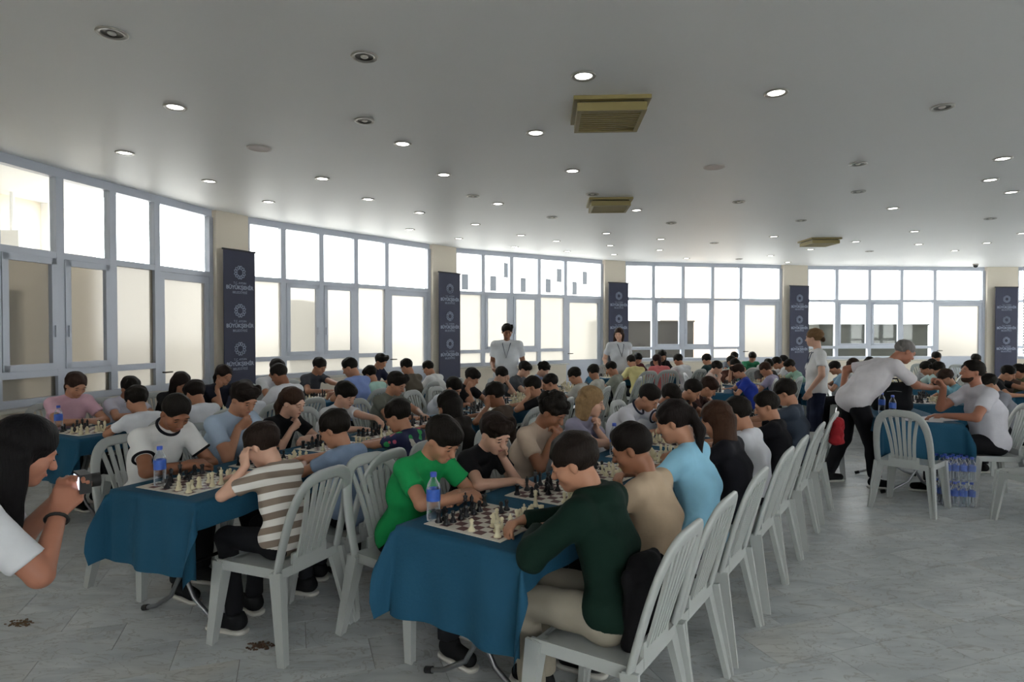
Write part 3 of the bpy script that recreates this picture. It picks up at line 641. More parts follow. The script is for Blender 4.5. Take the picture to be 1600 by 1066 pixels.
def hair_mesh(j, style, vox):
    M, hc, hs = j['M'], j['head'], j['hs']; H = lambda r, f, u: hc + (M @ V(r, f, u)) * hs
    lo, hi = hc - .24, hc + .24
    if style in ('long', 'wavy', 'pony', 'scarf'): lo = lo - V(.04, .06, .26)
    F = Field(lo, hi, vox); E = lambda c, r, k=.02, sub=False, noise=0, nf=1: F.ell(H(*c), tuple(v * hs for v in r), M, k, sub, noise, nf)
    rnd = random.Random(len(style) * 7 + 1); nz = .0032
    if style in ('buzz', 'grey'):
        E((0, -.012, .036), (.077, .095, .082), noise=.001)
    elif style == 'fade':
        E((0, -.012, .034), (.078, .096, .083), noise=.001); E((0, -.002, .07), (.07, .084, .056), noise=nz)
    else:
        E((0, -.014, .040), (.086, .102, .090), noise=nz)
        if style in ('fringe', 'bowl'): E((0, .052, .062), (.066, .045, .045), .02, noise=nz)
    if style == 'curly':
        for i in range(70):
            a = rnd.uniform(0, 6.28); p = rnd.uniform(-.15, 1); f = -.012 + .1 * math.cos(a) * math.sqrt(max(0, 1 - p * p)); E((.086 * math.sin(a) * math.sqrt(max(0, 1 - p * p)), f, .042 + .092 * p), (.021, .021, .021), .012)
    if style == 'tuft':
        for i in range(26): a = rnd.uniform(-1.6, 1.6); E((.07 * math.sin(a), .02 + .055 * math.cos(a), .08 + rnd.uniform(-.02, .03)), (.018, .026, .02), .015)
    # face opening, ears and nape
    low = {'fringe': .034, 'bowl': .036, 'short': .054, 'tuft': .056, 'curly': .052, 'fade': .068, 'buzz': .07, 'grey': .074, 'long': .06, 'wavy': .05, 'pony': .068}.get(style, .055)
    E((0, .112, low - .112), (.068, .088, .108), .010, True)
    tq = .030 if style not in ('fringe', 'bowl', 'long', 'wavy') else .016
    for q in (-1, 1): E((q * .072, .082, -.022), (tq, .052, .052), .010, True)
    if style not in ('long', 'wavy'):
        for q in (-1, 1): E((q * .082, .012, -.03), (.03, .034, .045), .012, True)
        nz_ = -.082 if style not in ('buzz', 'grey', 'fade') else -.045
        p = H(0, 0, nz_); n = -(M @ V(0, -.25, 1)); F.plane(p, n)
    if style in ('long', 'wavy', 'pony'):
        dn = V(0, 0, -1.0)
        if style == 'pony':
            B = H(0, -.1, .02); F.ell(B, (.028, .028, .028), None, .02); F.cap(B, B + V(0, -.05, -.08), .03, .03, k=.02, noise=.003); F.cap(B + V(0, -.05, -.08), B + V(0, -.05, -.24), .03, .012, k=.02, noise=.003)
        else:
            Ln = .30 if style == 'long' else .14
            for i in range(9):
                a = R(-100 + 25 * i); p = H(.074 * math.sin(a), -.02 - .072 * math.cos(a), -.01); e = p + dn * Ln * (1 if abs(i - 4) < 3 else .8) + V(0, -.02, 0) + (V(rnd.uniform(-.02, .02), rnd.uniform(-.02, .02), 0))
                F.cap(p, e, .028, .02 if style == 'wavy' else .017, k=.03, noise=.004)
    return F.mesh('hair')
FACE = {}
def face_mesh(kind):
    if kind not in FACE:
        m = MB()
        if kind == 'eye': m.ell((0, 0, 0), (.0115, .004, .0024))
        if kind == 'eyebrow': m.ell((0, 0, 0), (.0165, .004, .0026))
        if kind == 'lips': m.ell((0, 0, 0), (.02, .005, .0055))
        FACE[kind] = m.mesh(kind)
    return FACE[kind]
CACHE = {}
def person(label, loc, rz, j, key, look, detail, group=None, scale=1.0):
    """look: shirt, trousers, shoes, hair style, hair colour, skin, sleeve, hood, fat"""
    root = empty('person', loc, rz); root.scale = (scale,) * 3; tag(root, label, 'person', group)
    vb, vc, vh = {0: (.0072, .0112, .0066), 1: (.0124, .0155, .0106), 2: (.0145, .0175, .0125)}[detail]
    def get(k, fn):
        kk = (key, k, detail)
        if key is None: return fn()
        if kk not in CACHE: CACHE[kk] = fn()
        return CACHE[kk]
    sk = skin(look.get('skin', 'b58468'))
    put('body', get('body', lambda: body_mesh(j, vb, detail < 2)), sk, root)
    sl = look.get('sleeve', .62); sm = look['shirt'] if not isinstance(look['shirt'], str) else fabric(look['shirt'])
    sh = put('shirt', get('shirt%s%s%s' % (sl, look.get('hood'), look.get('fat')), lambda: shirt_mesh(j, vc, sl, look.get('hood', False), look.get('loose', 0.0), look.get('fat', 1.0))), sm, root)
    put('trousers', get('trousers', lambda: trousers_mesh(j, vc * 1.25)), fabric(look.get('trousers', '1d1e22')), root)
    for q in (1, -1):
        up, so = get('shoe%d' % q, lambda: shoe_meshes(j, q)); o = put('shoe', up, fabric(look.get('shoes', '17181a')), root)
        put('sole', so, mat('rubber_sole', 'c8c5bd', .6), o)
    put('hair', get('hair' + look['hair'], lambda: hair_mesh(j, look['hair'], vh)), hairm(look.get('hc', '17130f')), root)
    if True:
        M, hs = j['M'], j['hs']; Q = Matrix([list(r) for r in M]).to_quaternion()
        def fp(name, r, f, u, m, roll=0.0):
            o = put(name, face_mesh(name), m, root); o.location = Vector(j['head'] + (M @ V(r, f, u)) * hs); o.rotation_mode = 'QUATERNION'; o.rotation_quaternion = Q @ Matrix.Rotation(roll, 3, 'Y').to_quaternion(); o.scale = (hs,) * 3
        dk = mat('dark_eye', '1a1310', .3); hb = hairm(look.get('hc', '17130f') if look['hair'] != 'grey' else '2a2522')
        for q in (-1, 1): fp('eye', q * .032, .0855, .0, dk, q * .1); fp('eyebrow', q * .034, .0865, .022, hb, q * .12)
        if detail < 2: fp('lips', 0, .0885, -.057, mat('lips_' + look.get('skin', 'b58468'), '9a5f55', .5))
        if look.get('trim') and detail < 2:
            tm = fabric(look['trim']); m = MB(); nk = j['neck'] + nrm(j['necktop'] - j['neck']) * .012; ax = nrm(nrm(j['necktop'] - j['neck']) + j['fw'] * .35); x = nrm(np.cross(ax, j['fw'])); y = np.cross(ax, x)
            m.tube([nk + j['fw'] * .018 + (x * math.cos(a) * .066 + y * math.sin(a) * .068) * j['s'] for a in [k * math.pi / 12 for k in range(24)]], .009, 8, True); m.obj('collar', tm, root)
            for q in (1, -1):
                d = nrm(j['el'][q] - j['sh'][q]); e = j['sh'][q] + (j['el'][q] - j['sh'][q]) * sl; x = nrm(np.cross(d, V(0, .3, 1))); y = np.cross(d, x); m = MB()
                m.tube([e - d * .004 + (x * math.cos(a) + y * math.sin(a)) * (.047 * j['s'] + .0075) for a in [k * math.pi / 12 for k in range(24)]], .009, 8, True); m.obj('cuff', tm, root)
    return root

# ------------------------------------------------------------------ chairs, tables, cloths
pl_grey = mat('chair_plastic', 'a9adab', .38, var=.05, scale=5, spec=.45)
def chair_parts():
    root = empty('plastic_chair'); P = {}
    m = MB(); N = 9; v = []; f = []      # seat shell
    def hz(x, y): return .44 - .012 * (1 - (x / .21) ** 2) * (1 - max(0, y) * 1.2) - .03 * max(0, (y - .13) / .08) ** 2 + .006 * max(0, (-y - .1) / .1)
    for lay in (0, 1):
        for i in range(N):
            for k in range(N):
                y = -.2 + .41 * k / (N - 1); hw = .2 + .022 * (k / (N - 1)); x = -hw + 2 * hw * i / (N - 1); v.append((x, y, hz(x, y) - lay * .014))
    for i in range(N - 1):
        for k in range(N - 1):
            a = i * N + k; f.append((a, a + N, a + N + 1, a + 1)); b = a + N * N; f.append((b, b + 1, b + N + 1, b + N))
    m.add(v, f, True); m.mesh
    for (x0, y0, x1, y1) in ((-.2, -.2, .2, -.2), (.2, -.2, .222, .21), (.222, .205, -.222, .205), (-.222, .21, -.2, -.2)): m.bar((x0, y0, .415 if y0 < .2 or y1 < .2 else .395), (x1, y1, .415 if y0 < .2 or y1 < .2 else .395), .012, .05)
    m.obj('seat', pl_grey, root)
    path = []       # arch of the back
    for k in range(25):
        u = k / 24; a = math.pi * u; c = math.cos(a); si = math.sin(a); x = -.212 * (abs(c) ** .55) * (1 if c > 0 else -1); z = .43 + .462 * (si ** .62); y = -.195 - .115 * (z - .43) / .44 - .02 * (1 - (x / .22) ** 2) * (z - .43) / .44
        path.append(Vector((x, y, z)))
    m = MB(); n = len(path); v = []
    for i, p in enumerate(path):
        t = (path[min(i + 1, n - 1)] - path[max(i - 1, 0)]).normalized(); nn = Vector((0, 1, .26)).normalized(); w = t.cross(nn).normalized(); wd_ = .024 + .008 * math.sin(math.pi * i / (n - 1))
        for (aa, bb) in ((-1, -.5), (-.7, -1), (.7, -1), (1, -.5), (1, .5), (.7, 1), (-.7, 1), (-1, .5)): v.append(p + w * wd_ * aa + nn * .011 * bb)
    m.add(v, [(i * 8 + k, i * 8 + (k + 1) % 8, (i + 1) * 8 + (k + 1) % 8, (i + 1) * 8 + k) for i in range(n - 1) for k in range(8)], True); m.obj('back_frame', pl_grey, root)
    m = MB(); m.bar((-.12, -.2, .445), (.12, -.2, .445), .016, .1); m.obj('back_panel', pl_grey, root)
    for i in range(6):
        q = (i - 2.5) / 2.5; pts = []
        for k in range(6):
            u = k / 5; z = .47 + .395 * u - .03 * abs(q) ** 2 * u; x = q * (.084 + .046 * u * u); y = -.2 - .125 * (z - .45) / .42; pts.append((x, y, z))
        m = MB()
        vs = [Vector(p) + Vector((dx, dy, dy * .3)) for p in pts for dx, dy in ((-.0125, -.006), (.0125, -.006), (.0125, .006), (-.0125, .006))]
        m.add(vs, [(a * 4 + b, a * 4 + (b + 1) % 4, a * 4 + 4 + (b + 1) % 4, a * 4 + 4 + b) for a in range(len(pts) - 1) for b in range(4)] + [(3, 2, 1, 0), (len(vs) - 4, len(vs) - 3, len(vs) - 2, len(vs) - 1)])
        m.obj('slat', pl_grey, root)
    for sx in (-1, 1):
        for y0, y1, sp in ((-.185, -.27, .245), (.185, .235, .235)):
            m = MB(); a = Vector((sx * .195, y0, .43)); b = Vector((sx * sp, y1, 0)); m.bar(a, b, .075, .03, up=(0, 1, 0), w2=.042, d2=.024); m.bar(a + Vector((sx * .03, -.012 if y0 < 0 else .012, 0)), b + Vector((sx * .016, 0, 0)), .018, .07, up=(0, 1, 0), w2=.014, d2=.045); m.obj('leg', pl_grey, root)
    return root
chair0 = chair_parts(); chair_used = [False]
def chair(label, x, y, face, z=0):
    if chair_used[0]: o = tree_copy(chair0)
    else: o = chair0; chair_used[0] = True
    o.location = (x, y, z); o.rotation_euler = (0, 0, R(face - 90)); tag(o, label, 'chair', 'pale grey plastic chairs'); return o
cloth_m = mat('teal_cloth', '22506a', .8, var=.08, scale=6, bump=.2, bscale=60, spec=.2)
TT = .735
def cloth_mesh(L, W, d0, d1, dw, seed, h=.03):
    rnd = random.Random(seed); ph = [rnd.uniform(0, 6.28) for _ in range(6)]
    W += .02; L += .02
    def br(a, b, c, d): return np.concatenate([np.linspace(a, b, max(2, int((b - a) / h) + 2))[:-1], np.linspace(b, c, int((c - b) / h) + 2)[:-1], np.linspace(c, d, max(2, int((d - c) / h) + 2))])
    xs = br(-W / 2 - dw, -W / 2, W / 2, W / 2 + dw); ys = br(-L / 2 - d0, -L / 2, L / 2, L / 2 + d1); v = []
    for x in xs:
        for y in ys:
            ax = max(abs(x) - W / 2, 0); ay = (max(-y - L / 2, 0) or max(y - L / 2, 0)); sx = 1 if x > 0 else -1; sy = 1 if y > 0 else -1
            X = min(abs(x), W / 2) * sx; Y = min(abs(y), L / 2) * sy if abs(y) > L / 2 else y; D = math.hypot(ax, ay); hang = D
            if ax and ay:
                phi = math.atan2(ay, ax); o = .16 * math.sin(2 * phi) * min(D / .35, 1); X += sx * o * math.cos(phi) * 1.0; Y += sy * o * math.sin(phi) * 1.0; hang = D * .96
            elif ax: X += sx * (.012 + .018 * math.sin(y * 11 + ph[0]) + .01 * math.sin(y * 23 + ph[1])) * min(ax / .2, 1)
            elif ay: Y += sy * ((.012 + .02 * math.sin(x * 12 + ph[2]) + .012 * math.sin(x * 27 + ph[3])) * min(ay / .35, 1) if ay > .06 else 0)
            r = .012
            z = TT + .005 - (max(hang - r * .4, 0))
            v.append((X + sx * (.006 if ax or ay else 0), Y + sy * (.006 if ay else 0), z))
    ny = len(ys); f = [(i * ny + k, (i + 1) * ny + k, (i + 1) * ny + k + 1, i * ny + k + 1) for i in range(len(xs) - 1) for k in range(ny - 1)]
    return mesh_np('tablecloth', v, f)
chrome = mat('chrome_tube', '8d8f92', .3, .9); black_cap = mat('black_rubber', '131313', .6); ttop = mat('table_laminate', 'b9b6b0', .5)
def folding_table(label, x, y, ang, L=1.19, W=.66, group='folding tables under teal cloths'):
    t = empty('folding_table', (x, y, 0), R(ang - 90)); tag(t, label, 'table', group)
    key = ('ft', L, W)
    if key not in CACHE:
        a = MB().box(-W / 2, W / 2, -L / 2, L / 2, TT - .03, TT).mesh('table_top'); legs = []; caps = []
        for sy in (-1, 1):
            for sx in (-1, 1):
                yy = sy * (L / 2 - .17) + sx * .018; pts = [(sx * .29, yy, .02), (sx * .2, yy, .05), (sx * .07, yy, .13), (-sx * .02, yy, .28), (-sx * .12, yy, .5), (-sx * .2, yy, TT - .03)]
                legs.append(MB().tube(pts, .0125, 8).mesh('leg')); caps.append(MB().tube([(sx * .31, yy, .016), (sx * .27, yy, .027)], .017, 8).mesh('foot_cap'))
        bar = MB().tube([(0, -L / 2 + .17, .3), (0, L / 2 - .17, .3)], .011, 8).mesh('crossbar'); CACHE[key] = (a, legs, caps, bar)
    a, legs, caps, bar = CACHE[key]; put('table_top', a, ttop, t); put('crossbar', bar, mat('black_steel', '1c1c1e', .4, .6), t)
    for l, c in zip(legs, caps): o = put('leg', l, chrome, t); put('foot_cap', c, black_cap, o)
    return t
def cloth(label, x, y, ang, d0, d1, seed, L=1.19, W=.66, dw=.14):
    return tag(put('tablecloth', cloth_mesh(L, W, d0, d1, dw, seed), cloth_m, None, (x, y, 0), R(ang - 90)), label, 'tablecloth', 'teal tablecloths')

# ------------------------------------------------------------------ chess sets
ivory = mat('ivory_piece', 'd9cfae', .4); ebony = mat('black_piece', '15161b', .3)
def pieces(n_=10):
    B = [(.0165, 0), (.0175, .004), (.016, .009), (.012, .013)]; out = {}
    out['pawn'] = MB().lathe(B + [(.0075, .022), (.0065, .03), (.0105, .033), (.007, .036), (.010, .041), (.0105, .046), (.0075, .052), (.002, .0545)], n_)
    out['rook'] = MB().lathe(B + [(.0105, .022), (.0095, .04), (.013, .045), (.0135, .056), (.0095, .056), (.009, .051)], n_)
    out['bishop'] = MB().lathe(B + [(.008, .026), (.0065, .043), (.0115, .046), (.007, .049), (.0105, .057), (.009, .066), (.003, .073), (.0035, .077), (.001, .079)], n_)
    out['queen'] = MB().lathe(B + [(.009, .028), (.0068, .055), (.0125, .058), (.0075, .061), (.0125, .078), (.0095, .079), (.003, .084), (.001, .086)], n_)
    k = MB().lathe(B + [(.0095, .028), (.0072, .058), (.013, .061), (.0078, .064), (.0125, .081), (.004, .085)], n_); k.box(-.002, .002, -.002, .002, .084, .098); k.box(-.0055, .0055, -.002, .002, .089, .093); out['king'] = k
    n = MB().lathe(B + [(.013, .018)], n_); pr = [(-.012, .018), (.012, .018), (.011, .03), (.006, .037), (.014, .04), (.016, .046), (.005, .058), (.002, .064), (-.006, .06), (-.012, .048), (-.013, .03)]
    m_ = len(pr); vs = [(x, -.0055, z) for x, z in pr] + [(x, .0055, z) for x, z in pr]; n.add(vs, [tuple(range(m_)), tuple(range(2 * m_ - 1, m_ - 1, -1))] + [(i, (i + 1) % m_, (i + 1) % m_ + m_, i + m_)[::-1] for i in range(m_)]); out['knight'] = n
    return out
PCS = pieces(); PCF = pieces(6); PCM = {k: v.mesh(k) for k, v in PCS.items()}; far_w, far_b = MB(), MB(); n_single = [0]
def chess_set(who, x, y, ang, seed, single, z=TT + .006, dense=0.0):
    b = MB(); b.box(-.215, .215, -.215, .215, 0, .003); k = 'board_me'
    if k not in CACHE: CACHE[k] = b.mesh('chess_board')
    rz = R(ang - 90); o = put('chess_board', CACHE[k], board_mat(), None, (x, y, z), rz); tag(o, ('white and maroon chess board, ' if single else 'chess board, ') + who, 'chess board', 'chess boards on the tables')
    rnd = random.Random(seed); c, s_ = math.cos(rz), math.sin(rz); used = set(); place = []
    back = ['rook', 'knight', 'bishop', 'queen', 'king', 'bishop', 'knight', 'rook']
    for side in (0, 1):       # 0: the player on the left of the row (local -x) has black
        for f_ in range(8):
            for kind, r0 in ((back[f_], 0), ('pawn', 1)):
                p = rnd.random()
                if p < (.16 if kind != 'king' else 0): continue
                r = r0
                if kind == 'pawn' and rnd.random() < .42: r = rnd.choice((2, 3))
                elif kind not in ('king', 'pawn', 'rook') and rnd.random() < .5: r = rnd.choice((1, 2, 2, 3))
                ff = f_ if kind == 'pawn' or r == r0 else min(7, max(0, f_ + rnd.choice((-1, 0, 1)))); col = r if side == 0 else 7 - r
                if (col, ff) in used: continue
                used.add((col, ff)); place.append((side, kind, -.168 + .048 * col + rnd.uniform(-.005, .005), -.168 + .048 * ff + rnd.uniform(-.005, .005)))
    for side, kind, lx, ly in place:
        X = x + lx * c - ly * s_; Y = y + lx * s_ + ly * c; swap = (not single) and seed % 3 == 1; black = (side == 0) != swap
        if single and n_single[0] < 298:
            n_single[0] += 1; q = put('chess_' + kind, PCM[kind], ebony if black else ivory, None, (X, Y, z + .0032), rz + (math.pi if side else 0) + rnd.uniform(-.3, .3))
            tag(q, '%s chess %s on the %s' % ('black' if black else 'ivory', kind, who), 'chess piece', '%s %ss on the %s' % ('black' if black else 'ivory', kind, who))
        else:
            t = far_b if black else far_w; src = PCF[kind]; bb = len(t.v); t.v += [(v[0] + X, v[1] + Y, v[2] + z + .0032) for v in src.v]; t.f += [tuple(i + bb for i in q) for q in src.f]; t.sm += src.sm
def bottle_parts():
    r = empty('water_bottle'); MB().lathe([(.02, 0), (.031, .004), (.0325, .02), (.031, .06), (.0325, .1), (.0325, .15), (.028, .17), (.014, .195), (.0135, .212)], 16).obj('bottle_body', bottle_plastic(), r)
    MB().lathe([(.0333, .095), (.0333, .15)], 16, capt=False, capb=False).obj('paper_label', mat('bottle_label', '3a62bb', .4, var=.5, scale=35), r); MB().lathe([(.0155, .205), (.0155, .224), (.012, .226)], 14).obj('cap', mat('bottle_cap', '2e4fb5', .4), r); return r
bot0 = bottle_parts(); bot_used = [False]
def bottle(label, x, y, z=TT + .006, group='water bottles', rz=0):
    if bot_used[0]: o = tree_copy(bot0)
    else: o = bot0; bot_used[0] = True
    o.location = (x, y, z); o.rotation_euler = (0, 0, rz); return tag(o, label, 'bottle', group)

# ------------------------------------------------------------------ the three long rows of tables
ROWS = {'A': ((-.243, 2.576), 55, 4), 'B': ((-1.92, 3.26), 65, 6), 'C': ((-3.81, 5.12), 64, 4)}
ROWN = {'A': 'row with the green hoodie player', 'B': 'row with the striped t-shirt player', 'C': 'row with the pink t-shirt player'}
ORD = ['first', 'second', 'third', 'fourth', 'fifth', 'sixth', 'seventh', 'eighth', 'ninth', 'tenth', 'eleventh', 'twelfth']
def row_pt(r, t, ac):
    (ox, oy), th, n = ROWS[r]; u = Vector((math.cos(R(th)), math.sin(R(th)))); v = Vector((u.y, -u.x)); p = Vector((ox, oy)) + u * t + v * ac; return p.x, p.y
END = {'A': 'green hoodie player', 'B': 'striped t-shirt player', 'C': 'pink t-shirt player'}
for r, (o_, th, n) in ROWS.items():
    for i in range(n):
        x, y = row_pt(r, .6 + 1.22 * i, 0)
        folding_table('folding table with chrome legs, %s in the row of the %s' % (ORD[i], END[r]), x, y, th)
        cloth('teal cloth on the %s table in the row of the %s' % (ORD[i], END[r]), x, y, th, .40 if i == 0 else .012, .3 if i == n - 1 else .012, 10 * i + ord(r))
SINGLE = {'A': 4, 'B': 4, 'C': 2}
for k in range(12):
    for r, (o_, th, n) in ROWS.items():
        if k < 2 * n:
            x, y = row_pt(r, .29 + .605 * k, -.03 + .02 * math.sin(k * 2.3))
            chess_set('%s board of the %s row' % (ORD[k], END[r].replace('green hoodie', 'hoodie').replace(' t-shirt', '')), x, y, th + 1.5 * math.sin(k * 1.7), 11 * k + ord(r), k < SINGLE[r])
# ---- seated players of the rows
PH = {'folded': 'forearms folded on the table', 'flat': 'hands on the table', 'lap': 'hands in the lap', 'cheekR': 'cheek propped on one hand', 'cheekL': 'cheek propped on one hand', 'chinR': 'hand at the chin', 'chinL': 'hand at the chin',
      'templeR': 'hand against the temple', 'templeL': 'hand against the temple', 'face': 'both hands before the face', 'reachR': 'reaching across the board', 'reachL': 'reaching across the board', 'hold': 'hands together'}
DARK, PALE, MID = '8d5f47', 'cba08a', 'ad7d63'
def head_top(j): return j['head'][2] + .122 * j['hs'] * math.cos(math.asin(max(-1, min(1, j['M'][2][1])))) + .004
def fit(z, **kw):
    best = None
    for s in np.linspace(.80, 1.16, 19):
        j = seated(s=s, **kw); e = abs(head_top(j) - z)
        if best is None or e < best[0]: best = (e, j)
    return best[1]
def who_label(who, pose):
    l = 'person in ' + who + ', ' + PH[pose]
    return l if len(l.split()) <= 16 else 'person in ' + who
def seat_person(who, x, y, face, z, pose, lean, hp, hy, look, detail, tw=0, ch=True, group=None):
    if detail < 2:
        j = fit(z, lean=lean, hp=hp, hy=hy, pose=pose, tw=tw); person(who_label(who, pose), (x, y, 0), R(face - 90), j, None, look, detail, group)
    else:
        lean = 10 * round(lean / 10); hy = 20 * round(hy / 20); key = (pose, lean, hy); j = seated(lean=lean, hp=hp if False else 26, hy=hy, pose=pose)
        k = max(.92, min(1.1, z / head_top(j))); person(who_label(who, pose), (x, y, 0), R(face - 90), j, key, look, detail, group, k)
    if ch:
        a = R(face); chair('plastic chair of the person in ' + who, x + math.cos(a) * .02, y + math.sin(a) * .02, face)
def row_person(r, side, t, z, who, shirt, hair, pose='folded', lean=20, hp=30, hy=0, ac=.69, detail=1, tw=0, ch=True, **kw):
    x, y = row_pt(r, t, ac if side == 'R' else -ac); th = ROWS[r][1]; face = th + 90 if side == 'R' else th - 90
    if y > 7.4 and detail == 1: detail = 2
    look = dict(shirt=shirt, hair=hair, **kw); seat_person(who, x, y, face, z, pose, lean, hp, hy, look, detail, tw, ch)
rp = row_person
# row A, players with their faces towards the camera, then those with their backs to it
rp('A', 'L', .42, 1.165, 'bright green t-shirt', '1d9150', 'fringe', 'folded', 24, 32, 0, detail=0, skin=MID)
rp('A', 'L', .92, 1.13, 'plain black t-shirt beside the green t-shirt', '17171a', 'tuft', 'cheekL', 24, 26, -12, detail=0, skin=PALE, hc='231a15')
rp('A', 'L', 1.56, 1.18, 'beige t-shirt with both hands raised', 'b9a694', 'curly', 'face', 20, 30, 5, detail=0, skin=DARK)
rp('A', 'L', 2.24, 1.19, 'lavender grey shirt', '8f8ca0', 'wavy', 'chinL', 16, 12, 25, detail=0, skin=PALE, hc='8a6f4e')
rp('A', 'L', 3.0, 1.15, 'white t-shirt with dark cuffs, bending low', 'd8d8e0', 'fade', 'reachL', 30, 36, 0, skin=MID, trim='2a2d3c')
rp('A', 'L', 3.7, 1.09, 'white t-shirt beside the bending player', 'd5d6dc', 'short', 'folded', 26, 34, 0, skin=DARK)
rp('A', 'L', 4.4, 1.10, 'dark brown t-shirt near the row end', '2a1d1c', 'fade', 'chinR', 22, 34, 0, skin=MID)
rp('A', 'L', 4.95, 1.09, 'maroon t-shirt at the row end', '3a2320', 'fringe', 'face', 22, 34, 10, skin=MID, hc='2a1a14')
rp('A', 'R', .22, 1.20, 'dark green hoodie and beige trousers', '0a231b', 'short', 'folded', 14, 22, 20, ac=.62, detail=0, sleeve=2, hood=True, trousers='8f887b', skin=MID, hc='1c1511')
rp('A', 'R', .70, 1.19, 'sand coloured t-shirt', 'b49f87', 'fade', 'hold', 10, 22, 12, ac=.62, detail=0, skin=DARK, hc='15100d')
rp('A', 'R', 1.30, 1.24, 'light blue t-shirt with dark hair tied back', '8fc3dc', 'pony', 'folded', 12, 20, 8, ac=.62, detail=0, skin=MID, hc='1a1412', trousers='3c4250')
rp('A', 'R', 1.98, 1.17, 'black top with hair down the back', '16161c', 'long', 'folded', 10, 20, 0, ac=.62, skin=MID, hc='3a2519')
rp('A', 'R', 2.48, 1.15, 'white t-shirt seated before the long brown hair', 'd3d4da', 'short', 'flat', 10, 24, 0, ac=.62, skin=MID)
rp('A', 'R', 3.2, 1.14, 'black t-shirt with small white print', '141419', 'fade', 'hold', 6, 18, 15, ac=.62, skin=MID)
rp('A', 'R', 3.95, 1.18, 'slate grey t-shirt with a red jacket behind', '3b4452', 'short', 'flat', 6, 24, 0, ac=.62, skin=MID)
# row B
rp('B', 'L', .47, 1.21, 'white t-shirt with black collar and cuffs', 'd9d9d8', 'fade', 'folded', 22, 36, -8, detail=0, skin=DARK, trim='1a1a20', trousers='17181b')
rp('B', 'L', 1.02, 1.24, 'pale grey blue t-shirt with one hand at the mouth', '9fb0c4', 'tuft', 'chinR', 18, 26, 0, detail=0, skin=MID, hc='1d1612')
rp('B', 'L', 1.50, 1.17, 'black top with hair in a ponytail', '131316', 'pony', 'chinR', 20, 18, 10, detail=0, skin=PALE, hc='33231a')
rp('B', 'L', 2.14, 1.17, 'off white t-shirt with an arm stretched out', 'c9ccd0', 'bowl', 'reachL', 18, 24, 0, detail=1, skin=PALE)
rp('B', 'L', 2.9, 1.20, 'olive grey t-shirt with short sleeves', '62655d', 'tuft', 'flat', 16, 26, 5, skin=MID)
rp('B', 'L', 3.9, 1.08, 'bluish white t-shirt stooping over the board', 'cfd3dd', 'short', 'folded', 28, 34, 0, skin=MID)
rp('B', 'L', 4.42, 1.16, 'black t-shirt with head on the hand', '1b1a1c', 'fringe', 'cheekR', 20, 24, 0, skin=MID)
rp('B', 'L', 5.25, 1.13, 'charcoal t-shirt before the standing man', '45474c', 'short', 'templeL', 20, 24, 0, skin=PALE)
rp('B', 'L', 6.0, 1.17, 'slate shirt looking down', '4a4e55', 'fringe', 'folded', 20, 30, 0, skin=PALE)
rp('B', 'L', 6.75, 1.07, 'powder blue shirt near the far row end', '8f9fc0', 'curly', 'chinR', 20, 30, 0, detail=2, skin=PALE)
rp('B', 'R', .30, 1.11, 'brown and white striped t-shirt', striped(), 'short', 'templeL', 12, 26, 15, ac=.63, detail=0, skin=PALE, hc='241a15', trousers='141519')
rp('B', 'R', .83, 1.13, 'denim blue t-shirt', '8295b0', 'short', 'folded', 8, 22, 10, ac=.63, detail=0, skin=MID, trousers='1b1d22')
rp('B', 'R', 1.53, 1.11, 'navy floral t-shirt', floral(), 'short', 'flat', 12, 24, 10, ac=.63, detail=1, skin=MID)
rp('B', 'R', 2.26, 1.04, 'dark brown top with long black hair', '241f1c', 'long', 'folded', 14, 26, 0, ac=.63, skin=MID)
rp('B', 'R', 3.03, 1.12, 'brown t-shirt with a plain collar', '4a3d34', 'short', 'templeL', 8, 22, 10, ac=.63, skin=DARK)
rp('B', 'R', 3.95, 1.10, 'black t-shirt holding the forehead', '171719', 'fade', 'templeL', 8, 22, 15, ac=.63, skin=MID)
rp('B', 'R', 4.5, 1.06, 'maroon t-shirt seen between dark heads', '44262a', 'buzz', 'folded', 10, 22, 20, ac=.63, skin=MID)
rp('B', 'R', 5.37, 1.07, 'beige grey t-shirt with straight black hair', 'b3b1aa', 'short', 'folded', 12, 28, 10, ac=.63, skin=MID)
rp('B', 'R', 6.1, 1.05, 'cream t-shirt beside the beige grey one', 'b9b6ac', 'bowl', 'folded', 14, 30, -30, ac=.63, skin=MID)
rp('B', 'R', 7.1, 1.05, 'khaki grey t-shirt at the far row end', '8d9085', 'fade', 'folded', 12, 24, 10, ac=.63, skin=MID)
# row C
rp('C', 'L', .43, 1.22, 'pale pink t-shirt', 'c9a3b0', 'pony', 'folded', 16, 28, 0, detail=1, skin=MID, hc='2c1d16')
rp('C', 'L', .93, 1.15, 'lilac white t-shirt by the left windows', 'c4c4d2', 'short', 'folded', 20, 30, 0, skin=MID)
rp('C', 'L', 1.48, 1.16, 'black top by the first window door', '1b1a1e', 'long', 'folded', 20, 30, 0, skin=MID, hc='1e1512')
rp('C', 'L', 2.03, 1.22, 'navy top with the hand on the cheek', '20222e', 'pony', 'cheekR', 18, 22, 0, skin=MID, hc='1e1512')
rp('C', 'L', 2.8, 1.25, 'white shirt in front of the second window bay', 'd3d6da', 'short', 'folded', 20, 26, 0, skin=MID)
rp('C', 'L', 3.55, 1.24, 'dark grey t-shirt reaching to the board', '3d3f45', 'short', 'reachL', 16, 24, 0, skin=MID)
rp('C', 'L', 4.9, 1.25, 'midnight blue t-shirt by the second window door', '22263a', 'tuft', 'folded', 18, 26, 0, detail=2, skin=MID)
rp('C', 'R', .34, 1.15, 'white t-shirt facing the pink t-shirt', 'd8dae0', 'short', 'folded', 10, 24, 0, ac=.66, skin=MID)
